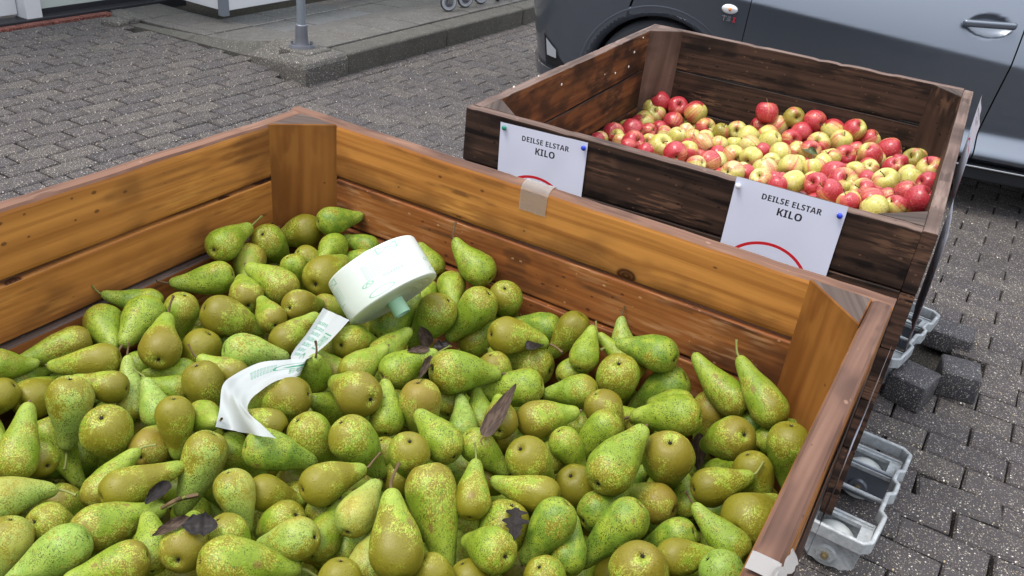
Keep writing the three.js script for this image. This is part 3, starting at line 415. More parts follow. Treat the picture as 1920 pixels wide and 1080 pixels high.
const pearCrate = crate(PE, 'pear_crate', 'honey coloured wooden crate full of pears in the foreground', (i, s) => s === 'far' ? [i ? M.red : M.honey, i ? M.red : M.rim, M.endGrain] : s === 'left' ? [i < 2 ? (i ? M.honey2 : M.honey) : M.red, i > 1 ? M.postGrey : i ? M.honey2 : M.rim, M.endGrain] : [i ? M.dark : M.honey2, i ? M.red : M.rimBrown, M.endGrain], [0.102, 0.086, 0.1, 0.1, 0.1, 0.1, 0.1, 0.09], 0.028,
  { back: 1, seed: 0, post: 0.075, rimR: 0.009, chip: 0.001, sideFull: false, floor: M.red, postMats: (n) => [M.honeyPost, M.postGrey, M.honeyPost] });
const appleCrate = crate(AP, 'apple_crate', 'dark weathered wooden crate of apples beside the grey car', (i, s) => s === 'left' ? [M.umber, i ? M.dark : M.rimGrey, M.endGrain] : s === 'far' ? [i === 1 ? M.dark : M.dark, i ? M.dark : M.rimGrey, M.endGrain] : [M.dark, i ? M.dark : s === 'near' ? M.rimDark : M.rimGrey, M.darkEnd], [0.128, 0.125, 0.125, 0.125, 0.125, 0.06], 0.027,
  { back: -1, seed: 60, post: 0.08, rimR: 0.0035, chip: 0.003, sideFull: true, floor: M.dark, postMats: (n) => n === 'fl' ? [M.rimDark, M.rimGrey, M.dark] : [M.dark, M.postGrey, M.dark] });
// chips of staple paper left in the near left wall of the apple crate
{
  const chip = std({ color: new THREE.Color().setRGB(0.75, 0.7, 0.62), roughness: 0.8 });
  for (const [v, y, s] of [[0.97, -0.05, 0.0042], [0.94, -0.09, 0.0038], [0.83, -0.088, 0.0036], [0.745, -0.075, 0.002], [0.44, -0.04, 0.0034], [1.03, -0.015, 0.003], [0.2, 0.0, 0.004], [0.33, 0.0, 0.003]]) { const g = new THREE.IcosahedronGeometry(s, 1), p = g.attributes.position; for (let i = 0; i < p.count; i++) p.setXYZ(i, p.getX(i) * 0.5, p.getY(i) * (0.7 + 0.6 * noise(p.getX(i) * 900, 1, v * 50)), p.getZ(i) * (0.7 + 0.7 * noise(p.getZ(i) * 900, 5, v * 50))); g.computeVertexNormals(); part(appleCrate, 'paper_chip', g, chip, [y === 0 ? 0.012 : 0.029, 0.8323 - BASE + y, -v]); }
}

// ---------------------------------------------------------------- paper price signs
function signTex(cy) {
  const w = 640, h = 905, cv = document.createElement('canvas'); cv.width = w; cv.height = h; const x = cv.getContext('2d');
  x.fillStyle = 'rgb(208,214,233)'; x.fillRect(0, 0, w, h);
  x.fillStyle = 'rgb(24,26,34)'; x.textAlign = 'center'; x.textBaseline = 'middle'; x.font = 'bold 50px sans-serif'; x.fillText('DEILSE ELSTAR', w * 0.53, w * 0.12); x.font = 'bold 66px sans-serif'; x.fillText('KILO', w * 0.54, w * 0.225);
  x.strokeStyle = 'rgb(196,32,44)'; x.lineWidth = 19; x.beginPath(); x.ellipse(w * 0.46, w * cy, w * 0.42, w * 0.42, 0, 0, 6.2832); x.stroke();
  const t = new THREE.CanvasTexture(cv); t.colorSpace = THREE.SRGBColorSpace; t.magFilter = THREE.LinearFilter; return t;
}
function paper(w, h, amp, seed) { const g = new THREE.PlaneGeometry(w, h, 24, 34), p = g.attributes.position; for (let i = 0; i < p.count; i++) { const x = p.getX(i), y = p.getY(i); p.setZ(i, amp * (fbm(x * 12 + seed, y * 8, seed, 2) - 0.5) * 2 + amp * 0.6 * Math.sin(x * 60 + y * 14 + seed) * (0.5 - y / h)); } g.computeVertexNormals(); return g; }
const pin = (() => { const g = new THREE.LatheGeometry([[0.0, 0.006], [0.004, 0.0055], [0.0055, 0.003], [0.0055, 0.001], [0.003, 0], [0.0015, -0.003], [0, -0.004]].map((q) => new THREE.Vector2(...q)), 18); g.rotateX(Math.PI / 2); return g; })();
const pinM = { green: phy({ color: new THREE.Color().setRGB(0.02, 0.22, 0.16), roughness: 0.3 }), blue: phy({ color: new THREE.Color().setRGB(0.02, 0.05, 0.5), roughness: 0.3 }), white: phy({ color: new THREE.Color().setRGB(0.7, 0.72, 0.75), roughness: 0.3 }) };
const sheet = (t) => phy({ map: t, roughness: 0.45, clearcoat: 0.25, clearcoatRoughness: 0.3, side: THREE.DoubleSide });
{
  const t1 = signTex(0.935), t2 = signTex(0.98);
  const put = (label, u, y, w, h, tex, roll, pins, seed) => { const p = local(AP, u, y, 0.0045), t = thing('price_sign', label, 'sign', [p.x, p.y, p.z], AP.yaw); const s = part(t, 'paper_sheet', paper(w, h, 0.002, seed), sheet(tex), [0, 0, 0], [0, 0, roll]); for (const [x, yy, c] of pins) part(t, 'drawing_pin', pin, pinM[c], [x, yy, 0.003]); return t; };
  put('white price sign with green pin on the left of the apple crate', 0.2, -0.157, 0.208, 0.292, t1, 0.028, [[-0.096, 0.133, 'green'], [0.094, 0.137, 'blue']], 3);
  put('white price sign with white pin on the right of the apple crate', 0.7215, -0.142, 0.212, 0.296, t2, -0.004, [[-0.098, 0.132, 'white'], [0.097, 0.128, 'blue']], 9);
  const side = (label, f, v, y, w, h, tex, flare, seed, zs) => { const p = local(f, f.W + 0.012 + (zs < 0 ? 0.013 * w : 0), y, zs * v), t = thing('side_sign', label, 'sign', [p.x, p.y, p.z], f.yaw + Math.PI / 2); part(t, 'paper_sheet', paper(w, h, 0.002, seed), sheet(tex), [0, 0, 0], [flare, zs < 0 ? 0.025 : 0, 0]); return t; };
  side('white sheet on the right outside of the apple crate, nearer one', AP, 0.115, -0.128, 0.21, 0.25, t2, -0.02, 4, -1);
  side('white sheet on the right outside of the apple crate, at the back', AP, 0.62, -0.02, 0.3, 0.21, t1, -0.03, 6, -1);
  side('torn white sheet on the right outside of the pear crate', PE, 0.22, -0.1, 0.26, 0.15, t1, 0.02, 7, 1);
}
// adhesive tape: over the far rim, and a torn piece on the right rim
M.tape = phy({ color: new THREE.Color().setRGB(0.82, 0.8, 0.76), roughness: 0.35, transmission: 0.8, thickness: 0, side: THREE.DoubleSide, bumpMap: perM(kerB, 0.03), bumpScale: 0.0012 });
M.tapeWhite = phy({ color: new THREE.Color().setRGB(0.45, 0.43, 0.42), roughness: 0.5, side: THREE.DoubleSide, bumpMap: perM(kerB, 0.03), bumpScale: 0.0012 });
{
  const strip = (pts, w) => { const pos = [], uv = [], idx = []; pts.forEach(([y, z], i) => { for (let k = 0; k <= 6; k++) { pos.push((k / 6 - 0.5) * w, y + 0.0006 * Math.sin(k * 2 + i), z); uv.push(k / 6 * w, i * 0.006); } }); for (let i = 0; i + 1 < pts.length; i++) for (let k = 0; k < 6; k++) { const a = i * 7 + k; idx.push(a, a + 7, a + 8, a, a + 8, a + 1); } const g = new THREE.BufferGeometry(); g.setAttribute('position', new THREE.BufferAttribute(new Float32Array(pos), 3)); g.setAttribute('uv', new THREE.BufferAttribute(new Float32Array(uv), 2)); g.setIndex(idx); g.computeVertexNormals(); return g; };
  const p = local(PE, 0.497, 0, 0), t = thing('tape_strip', 'clear adhesive tape folded over the far rim of the pear crate', 'tape', [p.x, p.y, p.z], PE.yaw);
  part(t, 'top_flap', strip([[-0.02, -0.0014], [-0.0095, -0.0012], [-0.0024, 0.0018], [0.0014, 0.009], [0.0014, 0.019], [-0.0024, 0.0262], [-0.0095, 0.0293]], 0.048), M.tape); part(t, 'face_strip', strip([[-0.0096, 0.0296], [-0.018, 0.0299], [-0.028, 0.03], [-0.042, 0.0303]], 0.047), M.tape);
  const q = local(PE, PE.W - 0.014, 0.0, 0.563), t2 = thing('tape_scrap', 'torn white tape stuck on the right rim of the pear crate', 'tape', [q.x, q.y, q.z], PE.yaw);
  const g = new THREE.PlaneGeometry(0.024, 0.022, 8, 8); g.rotateX(-Math.PI / 2); { const a = g.attributes.position; for (let i = 0; i < a.count; i++) { const x = a.getX(i); a.setY(i, 0.0022 - 30 * Math.max(0, Math.abs(x) - 0.007) ** 2); if (a.getZ(i) < -0.012) a.setZ(i, a.getZ(i) - 0.004 * noise(x * 700, 2, 5)); } g.computeVertexNormals(); } part(t2, 'tape', g, M.tapeWhite);
  const tr = new THREE.PlaneGeometry(0.012, 0.05, 4, 12); { const a = tr.attributes.position; for (let i = 0; i < a.count; i++) { const y = a.getY(i); a.setX(i, a.getX(i) * (0.5 + 0.9 * noise(y * 160, 3, 2)) + 0.004 * noise(y * 90, 9, 2)); a.setZ(i, 0.003 * Math.sin(y * 120)); } tr.rotateX(-Math.PI / 2); tr.rotateZ(-0.9); tr.computeVertexNormals(); } part(t2, 'torn_paper', tr, M.tapeWhite, [0.0155, 0.0, -0.008]);
}

// ---------------------------------------------------------------- galvanised roller skates under the apple crate
M.galv = std({ color: new THREE.Color().setRGB(0.78, 0.82, 0.84), metalness: 0.2, roughness: 0.42, bumpMap: perM(kerB, 0.2), bumpScale: 0.0005, map: tex(256, 256, (u, v) => { const a = u * 6.283, b = v * 6.283, f = fbm(Math.cos(a) * 2 + 3, Math.sin(a) * 2 + Math.cos(b) * 2, Math.sin(b) * 2, 4), g = fbm(u * 40, v * 40, 3, 2); const k = 190 + 70 * (f - 0.5) + 30 * (g - 0.5); return [k, k + 2, k + 4]; }) });
M.galvDark = std({ color: new THREE.Color().setRGB(0.16, 0.18, 0.21), metalness: 0.5, roughness: 0.4 });
M.nylon = std({ color: new THREE.Color().setRGB(0.55, 0.58, 0.57), roughness: 0.5 }); M.brass = std({ color: new THREE.Color().setRGB(0.3, 0.25, 0.14), metalness: 0.7, roughness: 0.5 });
function skate(label, pos, turn) { // x across (0 = left edge), -z away, base on the ground
  const W = 0.15, L = 0.4, T = 0.133, t = thing('roller_skate', label, 'roller skate', pos, turn, undefined);
  const rail = (pts, r) => tube(pts, r, 60, 6);
  const rimP = [[0.006, T, 0], [W - 0.02, T, 0], [W - 0.004, T, -0.016], [W, T, -0.1], [W, T, -0.118], [W - 0.012, T, -0.13], [W - 0.012, T, -0.2], [W, T, -0.212], [W, T, -0.25], [W - 0.012, T, -0.262], [W - 0.012, T, -0.3], [W, T, -0.31], [W, T, -L + 0.016], [W - 0.02, T, -L], [0.006, T, -L]];
  const poly = new THREE.CurvePath(); for (let i = 0; i + 1 < rimP.length; i++) poly.add(new THREE.LineCurve3(V3(...rimP[i]), V3(...rimP[i + 1])));
  const wallG = []; for (let i = 0; i + 1 < rimP.length; i++) { const a = rimP[i], b = rimP[i + 1], dx = b[0] - a[0], dz = b[2] - a[2], l = Math.hypot(dx, dz), g = new RoundedBoxGeometry(l + 0.008, 0.034, 0.011, 2, 0.0045); g.rotateY(Math.atan2(-dz, dx)); g.translate((a[0] + b[0]) / 2, T - 0.012, (a[2] + b[2]) / 2); wallG.push(g); }
  part(t, 'rim_flange', boxUV(merge(wallG), 0, 0, 5), M.galv);
  for (const z0 of [-0.016, -0.292]) {
    const zc = z0 - 0.042, hy = T - 0.026, fr = [bx(W - 0.014, 0.01, 0.02, W / 2 - 0.002, hy, zc + 0.034), bx(W - 0.014, 0.01, 0.02, W / 2 - 0.002, hy, zc - 0.034), bx(0.022, 0.01, 0.05, 0.014, hy, zc), bx(0.026, 0.01, 0.05, W - 0.022, hy, zc)];
    part(t, 'pocket_plate', boxUV(merge(fr), 0, 0, 5), M.galv);
    const cheek = new THREE.Shape([[0.004, 0.115], [W - 0.014, 0.115], [W - 0.02, 0.04], [W - 0.04, 0.022], [0.036, 0.022], [0.006, 0.06]].map((q) => new THREE.Vector2(...q)));
    for (const zz of [zc + 0.036, zc - 0.036]) { const g = new THREE.ExtrudeGeometry(cheek, { depth: 0.004, bevelEnabled: true, bevelSize: 0.001, bevelThickness: 0.001, bevelSegments: 1 }); g.translate(0, 0, zz - 0.002); part(t, 'cheek_plate', boxUV(g, 0, 0, 5), zz > zc && z0 > -0.1 ? M.galv : zz > zc ? M.galvDark : M.galv); }
    const ro = new THREE.LatheGeometry([[0.008, -0.029], [0.042, -0.029], [0.047, -0.024], [0.0485, -0.015], [0.0485, 0.015], [0.047, 0.024], [0.042, 0.029], [0.008, 0.029]].map((q) => new THREE.Vector2(...q)), 40); ro.rotateX(Math.PI / 2); part(t, 'roller', ro, M.nylon, [W / 2 - 0.006, 0.0488, zc]);
    const bs = new THREE.CylinderGeometry(0.02, 0.024, 0.006, 24); bs.rotateX(Math.PI / 2); part(t, 'axle_boss', bs, z0 > -0.1 ? M.galv : M.galvDark, [W / 2 - 0.006, 0.0488, zc + 0.0415]); part(t, 'axle_bolt', merge([cyl(0.009, 0.009, 0.008, 6, 0, 0, 0, 'z'), cyl(0.005, 0.005, 0.096, 10, 0, 0, -0.038, 'z')]), M.brass, [W / 2 - 0.006, 0.0488, zc + 0.047]);
  }
  part(t, 'cross_rod', cyl(0.0055, 0.0055, W - 0.012, 12, W / 2 - 0.002, T - 0.03, -0.205, 'x'), M.galv);
  return t;
}
{
  const a = local(AP, 0.934, -AP.o[1], 0.02); skate('galvanised roller skate under the near right corner of the apple crate', [a.x, 0, a.z], AP.yaw - 0.095);
  const b = local(AP, 0.897, -AP.o[1], -0.815); skate('galvanised roller skate behind the loose paving blocks', [b.x, 0, b.z], AP.yaw - 0.2);
}
// loose paving blocks lying by the skates
{
  const put = (label, x, z, y, ry, rz, s, seed) => { const t = thing('loose_paver', label, 'paving block', [x, y, z], ry); const g = new RoundedBoxGeometry(s[0], s[1], s[2], 3, 0.009).toNonIndexed(), p = g.attributes.position; for (let i = 0; i < p.count; i++) { const a = p.getX(i), b = p.getY(i), c = p.getZ(i), k = 1 + 0.02 * (noise(a * 60 + seed, b * 60, c * 60) - 0.5); p.setXYZ(i, a * k, b * k, c * k); } g.computeVertexNormals(); const m = part(t, 'block', boxUV(toCreasedNormals(g, 0.7), seed * 0.3, seed * 0.2), M.block, [0, s[1] / 2, 0], [0, 0, rz]); return t; };
  put('dark loose paving block on the bricks, nearest to the pear crate', 1.205, -2.12, -0.001, -0.72, 0, [0.112, 0.09, 0.125], 1);
  put('dark loose paving block on the bricks, the right one of the pair', 1.37, -2.185, -0.001, -0.35, 0.02, [0.112, 0.09, 0.112], 2);
  put('pale loose paving block beside the lifted hole by the roller skate', 1.475, -2.50, -0.03, -0.5, 0.0, [0.15, 0.075, 0.11], 3);
}

// ---------------------------------------------------------------- pears
const PPTS = (k) => [[0.0, -0.80], [0.07, -0.81], [0.16, -0.87], [0.3, -0.915], [0.5, -0.87], [0.72, -0.7], [0.88, -0.47], [0.975, -0.2], [1, 0.04], [0.965, 0.3], [0.885, 0.28 * k], [0.765, 0.42 * k], [0.63, 0.56 * k], [0.515, 0.7 * k], [0.43, 0.82 * k], [0.345, 0.91 * k], [0.23, 0.97 * k], [0.1, 0.995 * k], [0, 0.99 * k]];
const PCRV = (k) => new THREE.CatmullRomCurve3(PPTS(k).map((p) => V3(p[0], p[1], 0)), false, 'centripetal');
const PROF = (() => { const c = PCRV(2.45), l = []; for (let i = 0; i < 512; i++) { const q = c.getPoint(i / 511); l.push([Math.max(0, q.x), q.y + 0.92]); } return l; })();
function pearTex(seed, o) { // skin: green ground colour, olive russet spreading from the eye, flecks where they meet, dark lenticels
  const spots = []; const R = mulberry(seed * 31 + 5); for (let i = 0; i < o.scars; i++) spots.push([R() * 6.28, 0.15 + R() * 0.6, 0.02 + 0.05 * R()]);
  return tex(512, 512, (u, v) => {
    let a = u * 6.2832, X = Math.cos(a), Z = Math.sin(a); const [pr, Y] = PROF[Math.min(511, Math.floor(v * 512))], s = seed * 7.3; X *= pr; Z *= pr; v = Y / 3.37;
    const n1 = fbm(X * 1.1 + s, Y * 0.9, Z * 1.1 + s, 3), n2 = fbm(X * 5 + s, Y * 5, Z * 5, 3), n3 = noise(X * 17 + s, Y * 17, Z * 17), n4 = noise(X * 30 + 9, Y * 30 + s, Z * 30), n5 = noise(X * 44 + 3, Y * 44, Z * 44 + s);
    const T = o.r + o.grad * (0.42 - v) + 1.5 * (n1 - 0.5), m = sm(0.42, 0.58, T + 0.55 * (n2 - 0.5) + 0.62 * (n3 - 0.5)), edge = Math.exp(-Math.pow((T - 0.52) / 0.2, 2));
    let c = mix3(o.g1, o.g2, sm(0.3, 0.7, fbm(X * 2 + 4, Y * 2 + s, Z * 2, 3))); c = mix3(c, o.pale, 0.5 * sm(0.55, 0.95, v));
    c = mix3(c, o.ol, m * (0.82 + 0.18 * sm(0.2, 0.8, T))); c = mix3(c, [204, 204, 100], 0.85 * edge * sm(0.56, 0.68, n4));
    c = mix3(c, o.dot, (1 - m) * o.dots * sm(0.6, 0.7, n5) * (0.35 + sm(0.35, 0.65, n2)) * 0.85);
    c = mix3(c, [96, 80, 40], m * 0.28 * sm(0.64, 0.76, n5));
    for (const [sa, sv, sr] of spots) { let da = Math.abs(a - sa); da = Math.min(da, 6.2832 - da); const q = Math.hypot(da * 0.3, v - sv) / sr + 0.9 * (n2 - 0.5); if (q < 1) c = mix3(c, [132, 104, 62], 0.55 * sm(1, 0.6, q)); }
    if (o.blush) { let da = Math.abs(a - 2); da = Math.min(da, 6.2832 - da); c = mix3(c, o.blush, 0.5 * sm(0.7, 0.1, Math.hypot(da * 0.35, v - 0.36) + 0.3 * (n2 - 0.5))); }
    return c;
  });
}
const GRN = { g1: [160, 178, 62], g2: [136, 160, 44], pale: [176, 192, 96], ol: [138, 130, 36], dot: [70, 80, 30] };
const pearTx = {
  g: [pearTex(1, { ...GRN, r: 0.16, grad: 0.55, dots: 1, scars: 1 }), pearTex(2, { ...GRN, g1: [150, 174, 66], r: 0.26, grad: 0.8, dots: 1, scars: 0 }), pearTex(3, { ...GRN, g2: [118, 150, 52], r: 0.1, grad: 0.4, dots: 1, scars: 2 })],
  l: [pearTex(4, { ...GRN, g1: [172, 190, 96], g2: [150, 180, 80], pale: [178, 198, 118], r: 0.14, grad: 0.4, dots: 0.8, scars: 1 }), pearTex(12, { ...GRN, g1: [168, 192, 98], g2: [160, 178, 84], r: 0.26, grad: 0.6, dots: 0.8, scars: 1, blush: [186, 166, 84] })],
  m: [pearTex(5, { ...GRN, r: 0.4, grad: 1.0, dots: 0.8, scars: 1 }), pearTex(6, { ...GRN, r: 0.43, grad: 0.75, dots: 0.7, scars: 1, ol: [138, 126, 42] }), pearTex(7, { ...GRN, g1: [156, 170, 66], r: 0.36, grad: 0.8, dots: 0.6, scars: 1 })],
  o: [pearTex(8, { ...GRN, r: 0.7, grad: 0.75, dots: 0.5, scars: 0 }), pearTex(9, { ...GRN, r: 0.62, grad: 0.9, dots: 0.5, scars: 1, ol: [130, 122, 34] }), pearTex(10, { ...GRN, r: 0.6, grad: 0.7, dots: 0.5, scars: 1, ol: [134, 122, 38] })],
  k: [pearTex(11, { ...GRN, g1: [164, 166, 70], r: 0.5, grad: 1.0, dots: 0.4, scars: 1, ol: [146, 128, 48] })],
};
const skinBump = tex(512, 512, (u, v, i, j) => { const a = u * 6.2832, X = Math.cos(a), Z = Math.sin(a); let k = 110 + 70 * (fbm(X * 9, v * 26, Z * 9, 3) - 0.5) + 30 * (noise(i * 0.6, j * 0.6, 1) - 0.5); const cx = Math.floor(u * 34), cy = Math.floor(v * 30), h = NV[PERM[PERM[cx] + cy]], h2 = NV[PERM[PERM[cy] + cx + 7]]; if (h > 0.93) { const q = Math.hypot(u * 34 - cx - 0.5, v * 30 - cy - 0.5) / (0.16 + 0.3 * h2); if (q < 1) k += 95 * Math.sqrt(1 - q * q); } return Math.max(0, Math.min(255, k)); }, false);
const pearM = {}; for (const k in pearTx) pearM[k] = pearTx[k].map((t) => phy({ map: t, bumpMap: skinBump, bumpScale: 0.0009, roughness: 0.46, clearcoat: 0.08, clearcoatRoughness: 0.36, specularIntensity: 0.6, color: new THREE.Color().setRGB(0.74, 0.77, 0.66) }));
// bulb centre at the origin, radius one, neck along +y to k
function pearGeo(k, bend, seed) {
  const n = 40, rows = 34, c = PCRV(k), pos = [], uv = [], idx = [];
  for (let j = 0; j <= rows; j++) { const q = c.getPoint(j / rows), t = Math.max(0, q.y / k), ox = bend * t * t * 0.55, r0 = Math.max(0, q.x); for (let i = 0; i <= n; i++) { const a = i / n * 6.2832, X = Math.cos(a), Z = Math.sin(a), l = 1 + 0.2 * (fbm(X * 0.9 + seed * 3, q.y * 0.8, Z * 0.9 + seed, 2) - 0.5) + 0.035 * (noise(X * 2.4 + seed, q.y * 2, Z * 2.4) - 0.5); pos.push(X * r0 * l + ox, q.y, Z * r0 * l + bend * 0.12 * Math.sin(t * 3)); uv.push(i / n, Math.min(0.995, Math.max(0.004, j / rows))); } }
  for (let j = 0; j < rows; j++) for (let i = 0; i < n; i++) { const a = j * (n + 1) + i; idx.push(a, a + n + 1, a + n + 2, a, a + n + 2, a + 1); }
  const g = new THREE.BufferGeometry(); g.setAttribute('position', new THREE.BufferAttribute(new Float32Array(pos), 3)); g.setAttribute('uv', new THREE.BufferAttribute(new Float32Array(uv), 2)); g.setIndex(idx); g.computeVertexNormals();
  const N = g.attributes.normal; for (let j = 0; j <= rows; j++) { const a = j * (n + 1), b = a + n, x = N.getX(a) + N.getX(b), y = N.getY(a) + N.getY(b), z = N.getZ(a) + N.getZ(b), l = Math.hypot(x, y, z) || 1; N.setXYZ(a, x / l, y / l, z / l); N.setXYZ(b, x / l, y / l, z / l); } return g;
}
const KS = [2.1, 2.45, 2.8, 3.2], pearG = KS.map((k) => [0.1, 0.45, 0.75].map((b, i) => [pearGeo(k, b, k + i * 5), b * 0.55]));
const stemG = [0, 1, 2].map((i) => tube([[0, -0.1, 0], [0.02, 0.18, 0.02], [0.1 + 0.07 * i, 0.48, 0.03 * i], [0.24 + 0.16 * i, 0.78 + 0.05 * i, 0.02]], 0.072, 14, 7, (t) => t < 0.75 ? 1 - 0.35 * t : 0.74 + 1.5 * (t - 0.75))), nubG = tube([[0, -0.08, 0], [0.01, 0.05, 0], [0.05, 0.16, 0.02]], 0.085, 6, 7, (t) => 1 - 0.3 * t);
const calyxG = (() => { const l = [new THREE.SphereGeometry(0.085, 10, 6).scale(1, 0.5, 1).translate(0, -0.81, 0)]; for (let i = 0; i < 5; i++) { const g = new THREE.ConeGeometry(0.035, 0.15, 5); g.scale(1, 1, 0.4); g.rotateX(2.1 + 0.7 * (i % 2)); g.translate(0, -0.87, 0.07); g.rotateY(i * 1.257 + 0.3); l.push(g); } return merge(l); })();
M.stem = std({ color: new THREE.Color().setRGB(0.13, 0.085, 0.045), roughness: 0.75 }); M.stemGreen = std({ color: new THREE.Color().setRGB(0.2, 0.22, 0.06), roughness: 0.65 }); M.calyx = std({ color: new THREE.Color().setRGB(0.02, 0.016, 0.012), roughness: 0.85 });
